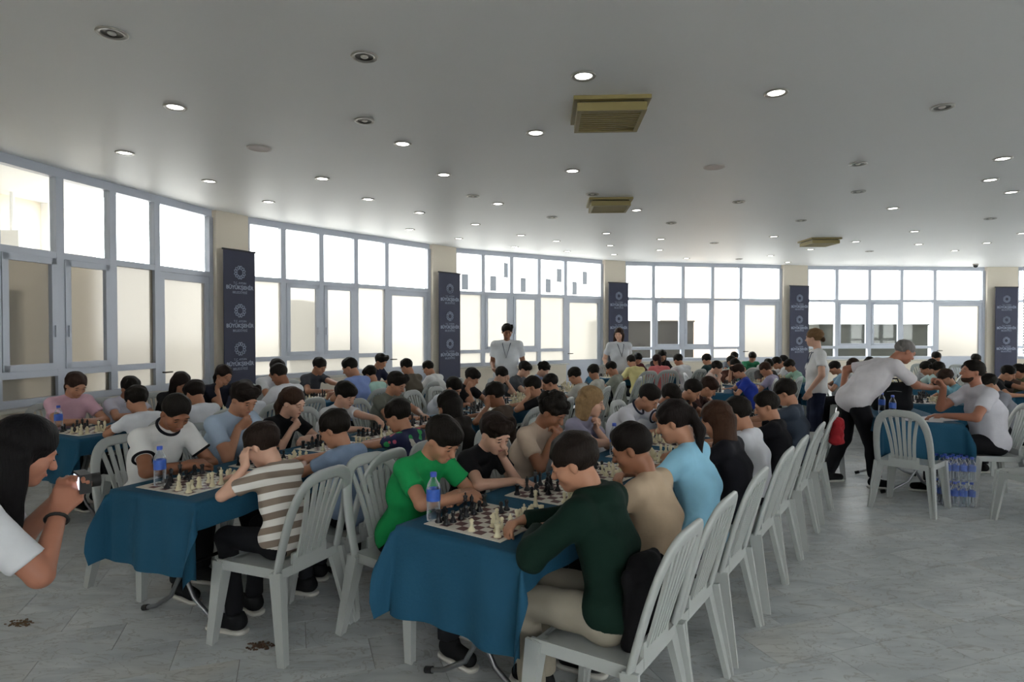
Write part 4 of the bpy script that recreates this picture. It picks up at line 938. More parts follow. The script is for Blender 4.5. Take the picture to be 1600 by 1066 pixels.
rp('C', 'R', .90, 1.15, 'white t-shirt with the back to the striped player', 'd2d5dc', 'fringe', 'folded', 12, 26, 0, ac=.66, skin=MID, hc='1c1512')
rp('C', 'R', 1.46, 1.09, 'white polo shirt opposite the navy top', 'ccd0d8', 'tuft', 'folded', 14, 26, 0, ac=.66, skin=MID)
rp('C', 'R', 1.95, 1.26, 'bright white shirt of a broad player', 'd9dbe0', 'fade', 'folded', 14, 24, 10, ac=.66, skin=DARK)
rp('C', 'R', 3.06, 1.28, 'periwinkle blue t-shirt', '7f93c8', 'fade', 'folded', 6, 18, 20, ac=.66, skin=MID)
rp('C', 'R', 3.42, 1.16, 'mint green shirt', 'a5c8bc', 'fringe', 'folded', 12, 26, 0, skin=MID, ac=.65, detail=2)
rp('C', 'R', 4.22, 1.22, 'khaki brown t-shirt', '5d564b', 'fade', 'folded', 8, 24, 0, ac=.66, skin=MID)
rp('C', 'R', 4.88, 1.16, 'white t-shirt beside the second banner', 'd5d6d6', 'fade', 'folded', 18, 24, 0, ac=.66, skin=MID)

# ------------------------------------------------------------------ tables and players at the back of the hall
def at(px, D): return (px - 800) / 960 * D, D
def back(who, px, D, face, z, shirt, hair, pose='folded', lean=20, hy=0, skin_=MID, ch=True, **kw):
    x, y = at(px, D); seat_person(who, x, y, face, z, pose, lean, 26, hy, dict(shirt=shirt, hair=hair, skin=skin_, **kw), 2, 0, ch)
def back_table(where, x, y, ang, seed, L=1.19):
    folding_table('folding table ' + where, x, y, ang, L); cloth('teal cloth on the table ' + where, x, y, ang, .34, .34, seed, L)
    for q in (-.29, .29):
        c, s_ = math.cos(R(ang)), math.sin(R(ang)); chess_set(('near one' if q < 0 else 'far one') + ', table ' + where, x + c * q, y + s_ * q, ang, seed + int(q * 100) + 40, False)
back_table('between the yellow and the orange shirts', 2.15, 11.75, 18, 101)
back_table('between the coral and the white t-shirts', 3.55, 12.15, 14, 102)
back_table('in front of the royal blue t-shirt', 2.97, 9.25, 70, 103)
back_table('between the lavender and the charcoal players', 4.0, 10.1, 15, 104)
back_table('between the emerald and the sea green t-shirts', 4.9, 12.8, 14, 109)
back_table('beside the pale blue top', 4.85, 10.15 + .6, 60, 110)
back_table('before the white blouse', 6.5, 10.75, 45, 105)
back_table('with the aqua white t-shirt', 6.15, 9.75, 72, 106)
back_table('with the turquoise shirt', 5.2, 7.85, 76, 107)
back_table('before the last banner', 7.85, 8.85, 39, 108)
back_table('before the cropped grey t-shirt player', 7.8, 10.7, 30, 111)
back('orange shirt behind the teal table end', 957, 12.3, -65, 1.17, 'a8662f', 'short', hy=-20)
back('dark red top opposite the yellow shirt', 988, 12.5, -70, 1.17, '53262a', 'fringe')
back('pale yellow shirt', 998, 11.0, 115, 1.17, 'cfc58c', 'fade')
back('coral pink t-shirt', 1034, 11.3, 100, 1.17, 'c96f70', 'pony', hc='2a1618')
back('black top opposite the coral t-shirt', 1028, 12.8, -80, 1.22, '231d21', 'long')
back('white t-shirt beside the coral t-shirt', 1074, 11.5, 125, 1.17, 'd2d3d6', 'short', 'reachL')
back('dark teal sweatshirt', 1118, 11.6, 120, 1.17, '22393a', 'short', sleeve=2)
back('rosy white t-shirt opposite the royal blue one', 1100, 10.1, -25, 1.12, 'c9b4ac', 'short', 'face', skin_=PALE)
back('rust brown t-shirt with a raised arm', 1136, 10.8, -70, 1.13, '59352a', 'fringe', 'templeR')
back('grey top far behind the rust brown t-shirt', 1142, 13.4, -90, 1.16, '6a6f78', 'short')
back('sea green t-shirt with the back turned', 1156, 11.9, 120, 1.12, '6fa395', 'short')
back('emerald green t-shirt by the far door', 1170, 13.6, -90, 1.15, '2f7a55', 'fringe')
back('royal blue t-shirt', 1177, 9.1, 160, 1.09, '2b3f9e', 'tuft', hc='2c1f18')
back('charcoal shirt with hands at the face', 1192, 10.95, -85, 1.12, '4d4a4a', 'fringe', 'face')
back('lavender t-shirt with reddish hair', 1217, 9.55, 140, 1.05, '9c95ad', 'short', hc='35211a')
back('cream top behind the lavender t-shirt', 1211, 12.5, -60, 1.12, 'b8b0a2', 'short')
back('white shirt leaning beside the fourth banner', 1240, 11.4, 160, 1.12, 'd4d5d8', 'short', 'reachR', 30)
back('mint top half behind the standing woman', 1254, 10.6, 170, 1.05, '9cc2b0', 'fringe')
back('white blouse with a hair bow', 1313, 10.9, -25, 1.13, 'd0cfd2', 'wavy', hc='2a1c16')
back('dark vest beside the white blouse', 1343, 11.8, -60, 1.1, '33302f', 'long')
back('pale blue top with the back to the bending man', 1327, 9.9, 150, 1.05, '86a6bd', 'short')
back('grey t-shirt with cropped hair', 1438, 11.2, -60, 1.08, 'a7a7a8', 'buzz')
back('forest green t-shirt far behind', 1452, 12.8, -90, 1.18, '2f4a38', 'short')
back('aqua white t-shirt', 1471, 9.78, 162, 1.12, 'b9d0cd', 'short')
back('black waistcoat over a white shirt', 1492, 9.25, 162, 1.14, '20222a', 'tuft')
back('dark shirt near the far right door', 1513, 12.4, -90, 1.15, '2b2b2e', 'short')
back('turquoise shirt behind the bearded man', 1507, 7.9, 166, 1.1, '7fb4c6', 'fringe', hc='2d2019')
back('black t-shirt below the last banner', 1548, 8.9, -50, 1.1, '212124', 'short', 'reachL')
back('brown t-shirt below the last banner', 1566, 9.28, -50, 1.1, '4c3b33', 'fringe', 'reachR')
back('olive t-shirt below the last banner', 1583, 9.66, -50, 1.12, '4e5038', 'short')
back('grey shirt at the right end of the back tables', 1578, 7.0, 165, 1.08, '8a8c95', 'short')

# ------------------------------------------------------------------ grown-ups
def lanyard(root, j, col='24304a'):
    n = j['neck']; f = j['fw']; m = MB(); s = j['s']
    m.tube([n + j['tx'] * .06 * s + f * .0, n + j['tx'] * .055 * s + f * .085 * s - V(0, 0, .04), n + f * .135 * s - V(0, 0, .26), n - j['tx'] * .055 * s + f * .085 * s - V(0, 0, .04), n - j['tx'] * .06 * s], .006, 6); m.obj('lanyard', fabric(col), root)
# man standing between the left rows
x, y = at(792, 9.7); j = standing(1.73, hp=14, hy=10, arms={1: (V(.19, .16, 1.02), (.25, -1, -.2), (-.5, .6, -.3)), -1: (V(-.21, .12, .98), (-.25, -1, 0), (.3, .5, -.6))})
p = person('person standing in a white t-shirt with lanyard between the table rows', (x, y, 0), R(-95 - 90), j, None, dict(shirt='c9cdd2', hair='tuft', skin=DARK, trousers='24262c'), 1); lanyard(p, j)
# woman by the third banner
x, y = at(968, 11.6); j = standing(1.66, hp=2, hy=-35, arms={1: (V(.23, .05, .90), (.25, -1, 0), (0, .2, -1)), -1: (V(-.23, .05, .90), (-.25, -1, 0), (0, .2, -1))})
p = person('person standing in a white shirt with lanyard before the third banner', (x, y, 0), R(-80 - 90), j, None, dict(shirt='c3c6cb', hair='wavy', skin=PALE, hc='2e1d16', trousers='16171c'), 1); lanyard(p, j)
# woman with navy trousers
x, y = at(1276, 8.0); j = standing(1.63, hp=2, hy=-28, arms={1: (V(.24, .03, .85), (1, -.6, 0), (0, .2, -1)), -1: (V(-.22, .12, .86), (-1, -.5, 0), (.1, .4, -1))})
p = person('person standing in a white t-shirt and navy trousers seen from behind', (x, y, 0), R(165 - 90), j, None, dict(shirt='cfcfd0', hair='short', skin=PALE, hc='6b5136', trousers='1b2136', fat=1.12), 1); lanyard(p, j)
m = MB(); m.ell(j['head'] + (j['M'] @ V(0, -.105, -.02)), (.035, .03, .035)); m.obj('hair_bun', hairm('4a3626'), p)
# man bending over the judges' table
def bending():
    h = 1.74; s = 1.13; j = {'s': s, 'hs': 1.06, 'girth': 1.0}; hip = V(0, -.05, .90); chest = hip + V(0, .18, .22); neck = chest + V(0, .19, .17)
    j['hip'], j['chest'], j['neck'] = hip, chest, neck; tx = V(1, 0, 0); j['tx'] = tx; j['fw'] = nrm(V(0, .75, -.6)); sd = neck - V(0, .045, .03); j['sh'] = {q: sd + tx * q * .19 for q in (1, -1)}
    M = rotm(R(0), R(28)); j['M'] = M; nt = neck + V(0, .06, .05); j['necktop'] = nt; j['head'] = nt + M[:, 2] * .09 + M[:, 1] * .035
    j['el'], j['wr'], j['hd'], j['hn'], j['curl'] = {}, {}, {}, {}, {}
    for q, T, pole, d in ((1, neck + V(-.0, .40, -.26), (.6, 0, -1), (-.2, .9, .1)), (-1, hip + V(-.20, -.02, .10), (-1, -.6, .3), (.5, .4, -.3))):
        E, W = ik(j['sh'][q], T, .3, .265, pole); j['el'][q], j['wr'][q] = E, W; j['hd'][q] = nrm(d); j['hn'][q] = nrm((0, -.2, -1)); j['curl'][q] = .6
    j['hj'], j['kn'], j['an'], j['toe'] = {}, {}, {}, {}
    for q, yy in ((1, .12), (-1, -.25)):
        j['hj'][q] = hip + V(q * .1, 0, -.01); j['kn'][q] = V(q * .11, yy * .5 + .03, .48); j['an'][q] = V(q * .12, yy, .09); j['toe'][q] = nrm(V(q * .2, 1, 0))
    return j
j = bending(); person('person bending over the judges table in a white polo and black trousers', (3.62, 6.42, 0), R(-6 - 90), j, None, dict(shirt='cfcbcf', hair='grey', skin='a5705a', hc='6d6a68', trousers='1a1a1e', sleeve=.8, fat=1.2), 1)
# judge seated at the right
j = seated(1.12, lean=14, hp=-8, hy=0, pose='cheekL'); j['girth'] = 1.0; j['sh'] = {q: j['sh'][q] + j['tx'] * q * .02 for q in (1, -1)}
E, W = ik(j['sh'][1], V(.06, .36, 1.06), .3, .265, (.5, .3, -1)); j['el'][1], j['wr'][1] = E, W; j['hd'][1] = nrm(V(-.1, .6, .8)); j['curl'][1] = .5
E, W = ik(j['sh'][-1], V(-.12, .42, .80), .3, .265, (-1, -.3, -.3)); j['el'][-1], j['wr'][-1] = E, W; j['hd'][-1] = nrm(V(.3, .9, 0)); j['hn'][-1] = V(0, 0, -1.); j['curl'][-1] = .4
jr = person('bearded person seated at the judges table in a white t-shirt', (4.62, 5.95, 0), R(168 - 90), j, None, dict(shirt='c9c8d0', hair='fade', skin='a5705a', trousers='131317', fat=1.15), 1)
F = Field(j['head'] - .17, j['head'] + .17, .006); hs = j['hs']; HH = lambda *c: j['head'] + (j['M'] @ V(*c)) * hs
for c, r in (((0, .022, -.035), (.0598, .0632, .0712)), ((0, .06, -.082), (.0275, .0255, .0235))): F.ell(HH(*c), tuple(v * hs for v in r), j['M'], .03, noise=.0006)
F.plane(HH(0, .0, -.036), nrm(j['M'] @ V(0, .35, 1))); F.ell(HH(0, .095, -.056), (.021, .03, .009), j['M'], .006, sub=True)
put('beard', F.mesh('beard'), hairm('3a2a22'), jr)
chair('pale grey plastic chair of the bearded judge', 4.63, 5.95, 168)
# photographer crouching at the left edge
def crouch():
    s = 1.06; j = {'s': s, 'hs': 1.04, 'girth': .95}; hip = V(0, -.22, .74); chest = hip + V(0, .20, .20); neck = chest + V(0, .19, .13)
    j['hip'], j['chest'], j['neck'] = hip, chest, neck; j['tx'] = V(1, 0, 0); j['fw'] = nrm(V(0, .8, -.5)); sd = neck - V(0, .04, .035); j['sh'] = {q: sd + V(q * .175, 0, 0) for q in (1, -1)}
    M = rotm(0, R(22)); j['M'] = M; nt = neck + V(0, .05, .045); j['necktop'] = nt; j['head'] = nt + M[:, 2] * .09 + M[:, 1] * .03
    j['el'], j['wr'], j['hd'], j['hn'], j['curl'] = {}, {}, {}, {}, {}
    for q, T, pole, d, n_ in ((1, neck + V(.075, .20, -.10), (.5, .55, -1), (-.45, .35, .8), (-.8, .2, .1)), (-1, neck + V(-.06, .22, -.08), (-.6, .4, -1), (.45, .4, .6), (.8, .2, .1))):
        E, W = ik(j['sh'][q], T, .28, .25, pole); j['el'][q], j['wr'][q] = E, W; j['hd'][q] = nrm(d); j['hn'][q] = nrm(n_); j['curl'][q] = .75
    j['hj'], j['kn'], j['an'], j['toe'] = {}, {}, {}, {}
    for q in (1, -1): j['hj'][q] = hip + V(q * .1, 0, -.01); j['kn'][q] = V(q * .13, -.05, .43); j['an'][q] = V(q * .13, -.28, .09); j['toe'][q] = nrm(V(q * .3, 1, 0))
    return j
j = crouch(); PHO = (-1.93, 1.97, 0); ph = person('person crouching in a white t-shirt taking a photo with a camera', (PHO[0], PHO[1], 0), R(46 - 90), j, None, dict(shirt='ced0d4', hair='long', skin='a5705a', hc='0e0c0d', sleeve=.8), 0)
w = j['wr'][1]; d = nrm(j['wr'][1] - j['el'][1]); x = nrm(np.cross(d, V(0, 0, 1))); y = np.cross(d, x); m = MB(); m.tube([w - d * .03 + (x * math.cos(a) + y * math.sin(a)) * .034 for a in [k * math.pi / 8 for k in range(16)]], .006, 6, True); m.obj('bracelet', black_cap, ph)
cm = (np.array(j['wr'][1]) + np.array(j['wr'][-1])) / 2 + V(0, .075, .075); rz = R(46 - 90); cw = Vector((PHO[0], PHO[1], 0)) + Matrix.Rotation(rz, 3, 'Z') @ Vector(cm)
ce = empty('compact_camera', cw, rz); tag(ce, 'small black camera with a lit screen held by the crouching person', 'camera')
m = MB(); m.box(-.055, .055, -.018, .018, -.035, .035); m.obj('camera_body', black_cap, ce); m = MB(); m.tube([(0, .018, 0), (0, .055, 0)], .026, 14); m.obj('lens', black_cap, ce)
m = MB(); m.box(-.04, .04, -.0205, -.018, -.026, .026); m.obj('screen', mat('lit_screen', 'dfe8ff', .4, emit=1.2), ce)

# ------------------------------------------------------------------ judges' table and the things around it
JX, JY, JA = 4.08, 6.45, 76
folding_table('folding judges table with dark curved legs', JX, JY, JA); cloth('teal cloth hanging from the judges table', JX, JY, JA, .38, .2, 77)
chair('empty pale grey plastic chair with its back to the aisle, before the judges table', 3.66, 5.62, 42)
chair('empty pale grey plastic chair behind the bending person', 3.42, 6.95, -10)
chair('empty pale grey plastic chair beside the water bottle pack', 4.42, 5.08, 196)
def papers(label, x, y, z, rz, w=.21, l=.297, n=3):
    o = empty('paper_stack', (x, y, z), rz); tag(o, label, 'paper', None)
    for k in range(n):
        m = MB(); m.box(-w / 2, w / 2, -l / 2, l / 2, .0012 * k, .0012 * k + .001); s_ = m.obj('sheet', mat('paper', 'd8d6da', .7), o); s_.rotation_euler = (0, 0, R(6 * k - 5))
papers('white papers at the near edge of the judges table', 4.03, 6.02, TT + .007, R(70)); papers('loose white papers beside the elbow of the bearded judge', 4.24, 6.12, TT + .007, R(20), n=2)
bgp = empty('document_bag', (4.2, 6.78, TT + .007), R(-12)); tag(bgp, 'upright black document bag on the judges table', 'bag')
F = Field((-.22, -.12, 0), (.22, .12, .36), .01)
for q in (-1, 1): F.cap((q * .13, 0, .06), (q * .13, 0, .25), .07, .06, k=.04)
F.cap((-.13, 0, .06), (.13, 0, .06), .07, k=.04); F.cap((-.13, 0, .25), (.13, 0, .25), .06, k=.04); F.ell((0, 0, .15), (.15, .065, .13), None, .05); put('bag_body', F.mesh('bag_body'), fabric('15161a'), bgp)
m = MB(); m.tube([(-.07, 0, .30), (-.05, 0, .35), (.05, 0, .35), (.07, 0, .30)], .009, 8); m.obj('handle', fabric('15161a'), bgp); m = MB(); m.tube([(-.17, -.045, .2), (0, -.075, .22), (.17, -.045, .2)], .004, 6); m.obj('zip', chrome, bgp)
bottle('water bottle on the judges table nearest the bending person', 3.86, 6.22, group='water bottles on the judges table'); bottle('water bottle on the judges table beside the black bag', 3.92, 6.5, group='water bottles on the judges table')
# two packs of water bottles on the floor
n = 0
for lay in range(2):
    for i in range(4):
        for k in range(3):
            bottle('wrapped water bottle in the %s layer of the pack on the floor' % ('lower', 'upper')[lay], 4.02 + .068 * i, 5.66 + .068 * k - .012 * i, .002 + .232 * lay, 'bottles in the %s layer of the floor pack' % ('lower', 'upper')[lay])
    wm = bpy.data.materials.get('shrink_wrap')
    if not wm:
        wm = bpy.data.materials.new('shrink_wrap'); wm.use_nodes = True; nt = wm.node_tree; nt.nodes.clear(); o = nt.nodes.new('ShaderNodeOutputMaterial'); t = nt.nodes.new('ShaderNodeBsdfTransparent'); g = nt.nodes.new('ShaderNodeBsdfGlossy'); g.inputs['Roughness'].default_value = .25; xx = nt.nodes.new('ShaderNodeMixShader'); xx.inputs[0].default_value = .14; nt.links.new(t.outputs[0], xx.inputs[1]); nt.links.new(g.outputs[0], xx.inputs[2]); nt.links.new(xx.outputs[0], o.inputs[0])
    m = MB(); z0 = .001 + .232 * lay; c0, c1 = (3.98, 5.655), (4.262, 5.605); h_ = .228
    m.hexa([(3.98, 5.62, z0), (4.264, 5.57, z0), (4.27, 5.80, z0), (3.986, 5.85, z0), (3.985, 5.625, z0 + h_), (4.26, 5.575, z0 + h_), (4.265, 5.795, z0 + h_), (3.99, 5.845, z0 + h_)]); tag(m.obj('shrink_wrap', wm), 'clear plastic wrap around the %s layer of water bottles' % ('lower', 'upper')[lay], 'wrap')
# bags and jackets
def soft_bag(label, loc, rz, col, s=1.0):
    e_ = empty('backpack', loc, rz); tag(e_, label, 'backpack'); F = Field((-.24, -.16, 0), (.24, .16, .5), .011)
    F.cap((-.09, 0, .09), (.09, 0, .09), .085, k=.05, noise=.004); F.cap((-.08, 0, .3), (.08, 0, .3), .075, k=.08, noise=.004); F.ell((0, 0, .2), (.165, .10, .19), None, .06, noise=.004); F.ell((0, .09, .13), (.12, .05, .1), None, .03, noise=.003); F.plane((0, 0, .004), (0, 0, -1))
    put('bag_body', F.mesh('bag_body'), fabric(col), e_)
    for q in (-1, 1): m = MB(); m.tube([(q * .07, -.07, .36), (q * .08, -.14, .3), (q * .085, -.14, .16), (q * .1, -.07, .06)], .012, 8); m.obj('strap', fabric(col), e_)
    m = MB(); m.tube([(-.1, .085, .3), (0, .1, .34), (.1, .085, .3)], .004, 6); m.obj('zip', chrome, e_); e_.scale = (s,) * 3; return e_
soft_bag('black backpack on the floor beside the empty chair at the right', (4.72, 5.3, 0), R(30), '121216')
def jacket(label, cx, cy, face, col, stripe, drop=.36, fwd=0.0, dz=0.0, sc_=(1, 1, 1)):
    a = R(face); e_ = empty('jacket', (cx + math.cos(a) * fwd, cy + math.sin(a) * fwd, dz), a - math.pi / 2); tag(e_, label, 'jacket'); e_.scale = sc_; F = Field((-.26, -.45, .3), (.26, -.14, 1.0), .011)
    F.cap((-.16, -.335, .83), (.16, -.335, .83), .028, k=.03, noise=.004); F.cap((-.15, -.345, .78), (-.13, -.33, .84 - drop), .03, .035, k=.06, noise=.006); F.cap((.15, -.345, .78), (.13, -.33, .84 - drop), .03, .035, k=.06, noise=.006); F.cap((0, -.35, .8), (0, -.34, .84 - drop), .03, .04, k=.12, noise=.006); F.cap((-.06, -.35, .8), (-.06, -.34, .84 - drop), .03, .04, k=.1, noise=.006); F.cap((.06, -.35, .8), (.06, -.34, .84 - drop), .03, .04, k=.1, noise=.006)
    put('jacket_body', F.mesh('jacket_body'), fabric(col), e_)
    F = Field((.1, -.45, .3), (.3, -.2, 1.0), .011); F.cap((.18, -.36, .80), (.2, -.36, .48), .03, .028, k=.02, noise=.005); put('sleeve', F.mesh('sleeve'), fabric(col), e_)
    if stripe: F = Field((.1, -.46, .3), (.3, -.2, 1.0), .008); F.cap((.187, -.387, .80), (.207, -.382, .5), .011, k=.02); put('stripe', F.mesh('stripe'), fabric(stripe), e_)
x, y = row_pt('A', 3.95, .62); jacket('red jacket with a white stripe hung over a plastic chair', x, y, 145, '8c1f26', 'd5cfcf', .36, -.03, .42, (.42, .85, .52))
x, y = row_pt('A', .22, .62); jacket('black jacket stuffed between the green hoodie player and the chair back', x, y, 145, '0d0d10', None, .30, .11, .0, (.8, .7, .88))

# bottles and small things on the rows
x, y = row_pt('A', .14, -.245); bottle('water bottle at the table corner beside the green t-shirt player', x, y)
x, y = row_pt('B', .16, -.16); bottle('water bottle before the player with black collar and cuffs', x, y)
x, y = row_pt('C', .15, -.25); bottle('water bottle beside the pink t-shirt player', x, y)
x, y = row_pt('C', 1.75, .1); bottle('water bottle before the navy top with hand on the cheek', x, y)
x, y = row_pt('A', 2.0, -.22); bottle('water bottle before the lavender grey shirt', x, y)
x, y = row_pt('A', 2.75, -.05); bottle('water bottle between the white t-shirt with dark cuffs and its opponent', x, y)
x, y = row_pt('B', 4.0, .05); bottle('water bottle in the middle of the row of the striped player', x, y)
bottle('water bottle on the table of the turquoise shirt', 5.3, 8.2)
x, y = row_pt('A', .60, .02); q = put('chess_queen', PCM['queen'], ivory, None, (x, y, TT + .0062)); tag(q, 'ivory chess queen standing on the cloth between two boards', 'chess piece')
for nm, mb_, mm in (('far_ivory_pieces', far_w, ivory), ('far_black_pieces', far_b, ebony)): tag(mb_.obj('chess_pieces', mm), 'small %s chess pieces on the boards far down the rows' % ('ivory' if mb_ is far_w else 'black'), 'chess pieces', kind='stuff')

# ------------------------------------------------------------------ banners on the pillars
navy = mat('banner_navy', '171d3a', .6, var=.06, scale=3); prnt = mat('banner_print', '8f97ab', .6)
def text_mesh(s, size, bold=0.0):
    cu = bpy.data.curves.new('lettering', 'FONT'); cu.body = s; cu.size = size; cu.align_x = 'CENTER'; cu.align_y = 'CENTER'; cu.extrude = .0008; cu.offset = bold; cu.resolution_u = 3
    o = bpy.data.objects.new('tmp', cu); C.objects.link(o); dg = bpy.context.evaluated_depsgraph_get(); me = bpy.data.meshes.new_from_object(o.evaluated_get(dg)); bpy.data.objects.remove(o); bpy.data.curves.remove(cu)
    me.transform(Matrix.Rotation(R(90), 4, 'X')); me.name = 'lettering'; return me
TXT = [text_mesh('T.C. AYDIN', .05), text_mesh('BÜYÜKŞEHİR', .088, .0025), text_mesh('BELEDİYESİ', .056)]
lg = MB()
for k in range(6):
    a = R(60 * k + 30); cx, cz = .078 * math.cos(a), .078 * math.sin(a)
    for off in (-1, 1):
        t = a + off * .0; ox = cx - math.sin(a) * .021 * off; oz = cz + math.cos(a) * .021 * off
        lg.tube([(ox + .024 * (math.cos(b) * math.cos(a) * 1.15 - math.sin(b) * math.sin(a) * .75), 0, oz + .024 * (math.cos(b) * math.sin(a) * 1.15 + math.sin(b) * math.cos(a) * .75)) for b in [q * math.pi / 6 for q in range(12)]], .0065, 5, True)
LOGO = lg.mesh('emblem')
BN = ['beside the first window door', 'between the second and third window bays', 'behind the standing person with lanyard', 'behind the standing person with navy trousers', 'at the right end of the far wall']
for i in range(5):
    a = BP[i][-1]; b = BP[i + 1][0] if i < 4 else R0; t, nn = seg_frame(a, b); c = (a + b) / 2 - nn * .26
    w = min(.62, (b - a).length * .86); e_ = empty('banner', (c.x, c.y, 0), math.atan2(t.y, t.x)); tag(e_, 'navy blue city banner with three white emblems ' + BN[i], 'banner', 'navy banners on the pillars')
    m = MB(); m.box(-w / 2, w / 2, -.006, .006, .12, 2.86); m.obj('cloth_panel', navy, e_)
    for z in (.12, 2.86): m = MB(); m.tube([(-w / 2 - .02, 0, z), (w / 2 + .02, 0, z)], .014, 8); m.obj('rod', black_cap, e_)
    m = MB(); m.box(-w / 2, w / 2, -.12, .12, 0, .04); m.obj('base', black_cap, e_); m = MB(); m.tube([(0, .03, .04), (0, .03, 2.86)], .012, 8); m.obj('pole', black_cap, e_)
    for z in (2.52, 1.93, 1.34):
        o = put('emblem', LOGO, prnt, e_, (0, -.009, z)); o.scale = (.95, 1, .95)
        for me, dz in zip(TXT, (-.165, -.235, -.31)): o = put('lettering', me, prnt, e_, (0, -.0085, z + dz)); o.scale = (w / .62,) * 3

# ------------------------------------------------------------------ ceiling fittings
LIT = [(277, 169), (198, 240), (630, 226), (329, 284), (505, 280), (694, 274), (421, 316), (576, 312), (778, 319), (656, 333), (743, 351), (641, 359), (717, 373), (911, 121), (1210, 147), (837, 209), (894, 268), (1563, 249), (1544, 282), (1577, 301), (994, 329), (1393, 326), (814, 368), (947, 365), (869, 377), (953, 384), (1032, 374), (1208, 370), (1427, 362), (1336, 378), (1265, 390), (1434, 382), (1540, 380), (1595, 365), (959, 398), (1030, 391), (1203, 400), (1230, 410), (1072, 404), (1490, 392), (804, 386), (886, 393)]
UNL = [(180, 55), (571, 91), (571, 190), (739, 307), (1468, 169), (1338, 257), (925, 304), (1153, 316), (1339, 300), (1250, 345), (1048, 349), (862, 340), (1115, 380), (1357, 393), (1545, 342), (1154, 405)]
SPK = [(407, 233), (1115, 262)]
ring_me = MB().lathe([(.062, 0), (.088, 0), (.09, -.006), (.084, -.011), (.066, -.009), (.06, -.002)], 20, capt=False, capb=False).mesh('trim_ring')
disc_me = MB().lathe([(.001, -.003), (.062, -.003)], 20, capt=False, capb=False).mesh('lamp_disc')
cup_me = MB().lathe([(.062, -.004), (.05, -.0015), (.02, -.001), (.001, -.001)], 20, capt=False, capb=False).mesh('reflector')
lamp_m = mat('lamp_white', 'fffdf6', .5, emit=9.0); steel = mat('brushed_steel', 'a7a49d', .35, .6); refl = mat('dark_reflector', '55524c', .35, .5)
def ceil_at(px, py): D = (CEIL - 1.62) * 960 / (517 - py); return (px - 800) / 960 * D, D
for k, (px, py) in enumerate(LIT + UNL):
    x, y = ceil_at(px, py); lit = k < len(LIT); e_ = empty('downlight', (x, y, CEIL - .0005)); tag(e_, 'lit round white downlight in the ceiling' if lit else 'unlit round steel downlight in the ceiling', 'downlight', 'lit ceiling downlights' if lit else 'unlit ceiling downlights')
    put('trim_ring', ring_me, steel, e_)
    if lit: put('lamp_disc', disc_me, lamp_m, e_)
    else: put('reflector', cup_me, refl, e_); MB().lathe([(.018, -.012), (.026, -.006), (.026, -.002)], 12, capt=False).obj('bulb', mat('bulb_glass', 'c9c6be', .3), e_)
for k, (px, py) in enumerate(SPK):
    x, y = ceil_at(px, py); e_ = empty('ceiling_speaker', (x, y, CEIL)); tag(e_, 'white round ceiling speaker ' + ('near the left windows' if k == 0 else 'beyond the front vent'), 'speaker'); MB().lathe([(.12, -.001), (.118, -.008), (.1, -.01)], 24, capt=False, capb=False).obj('rim', mat('speaker_white', 'c4bcb6', .5), e_); MB().lathe([(.1, -.009), (.05, -.006), (.001, -.006)], 24, capt=False, capb=False).obj('grille', mat('speaker_grille', 'd2c6c0', .6), e_)
brass = mat('vent_olive', '8f8150', .5, var=.08, scale=5); dark_b = mat('vent_dark', '4a4128', .6)
VN = ['nearest the first downlights', 'in the middle of the ceiling', 'over the back tables']
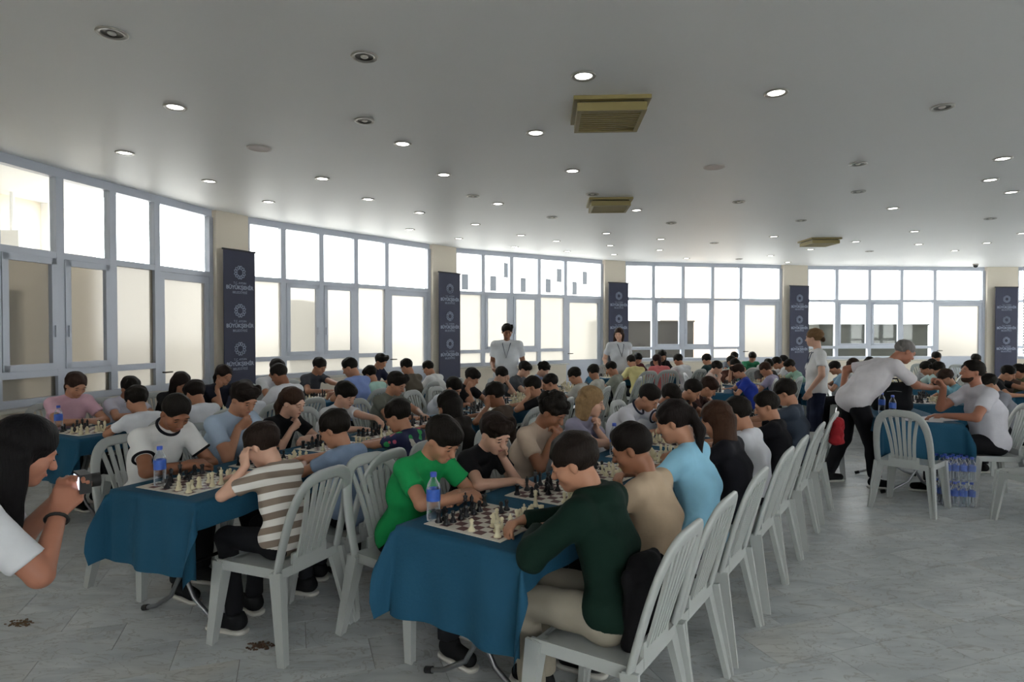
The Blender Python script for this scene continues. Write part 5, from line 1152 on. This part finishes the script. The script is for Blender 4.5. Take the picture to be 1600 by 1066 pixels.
for k, (px, py, rz) in enumerate(((950, 172, -3), (951, 316, -3), (1279, 375, 0))):
    x, y = ceil_at(px, py); e_ = empty('air_vent', (x, y, CEIL), R(rz)); tag(e_, 'olive brown square ceiling air vent ' + VN[k], 'air vent')
    m = MB(); m.box(-.30, .30, -.30, .30, -.03, 0); m.obj('flange', brass, e_); m = MB(); m.box(-.25, .25, -.25, .25, -.045, -.03); m.obj('gap', dark_b, e_)
    fr = MB(); fr.box(-.27, .27, -.27, -.235, -.11, -.045); fr.box(-.27, .27, .235, .27, -.11, -.045); fr.box(-.27, -.235, -.235, .235, -.11, -.045); fr.box(.235, .27, -.235, .235, -.11, -.045); fr.obj('grille_frame', brass, e_)
    sl_ = MB().box(-.235, .235, -.011, .011, -.105, -.06).mesh('slat')
    for q in range(9): o = put('slat', sl_, brass, e_, (0, -.2 + .05 * q, 0)); o.rotation_euler = (R(0), 0, 0)
x, y = at(1523, 16.9); e_ = empty('security_camera', (x, y, CEIL)); tag(e_, 'small dark dome security camera on the ceiling near the last banner', 'camera'); MB().lathe([(.07, 0), (.07, -.03)], 16).obj('mount', mat('speaker_white', 'c4bcb6', .5), e_); MB().ell((0, 0, -.04), (.06, .06, .06), 14, 8).obj('dome', mat('dome_black', '0c0c0e', .15), e_)
# roller blind slats behind the bay after the last banner
bl = empty('window_blind', (R0.x + .55, R0.y - .18, 0)); tag(bl, 'white slatted blind in the window beside the last banner', 'blind')
for k in range(30): m = MB(); m.box(-.5, .5, -.006, .006, 0, .07); m.obj('slat', mat('blind_white', 'c6c8cc', .5), bl, (0, 0, .95 + .08 * k))
m = MB(); m.box(-.5, .5, -.03, .03, 3.34, 3.4); m.obj('head_box', white_frame, bl)

# ------------------------------------------------------------------ dirt on the floor
def patch(name, label, x, y, r, n, col, seed, flat):
    rnd = random.Random(seed); e_ = empty(name, (x, y, 0)); tag(e_, label, 'dirt'); m = MB()
    for _ in range(n):
        a = rnd.uniform(0, 6.28); q = r * rnd.random() ** .8; m.ell((q * math.cos(a) * 1.6, q * math.sin(a), .002), (rnd.uniform(.004, .011), rnd.uniform(.003, .008), .003 * (1 if flat else 1.8)), 6, 4)
    m.obj('crumbs', mat(name + '_m', col, .9, var=.3, scale=60), e_)['kind'] = 'stuff'
    return e_
def floor_at(px, py): D = 1.62 * 960 / (py - 517); return (px - 800) / 960 * D, D
x, y = floor_at(403, 1014); patch('soil_crumbs', 'small heap of brown soil crumbs beside a chair leg', x, y, .045, 70, '4a3322', 3, False)
x, y = floor_at(25, 978); patch('dry_leaf_litter', 'streak of brown dry litter on the marble floor', x, y, .05, 60, '6a5238', 4, True)
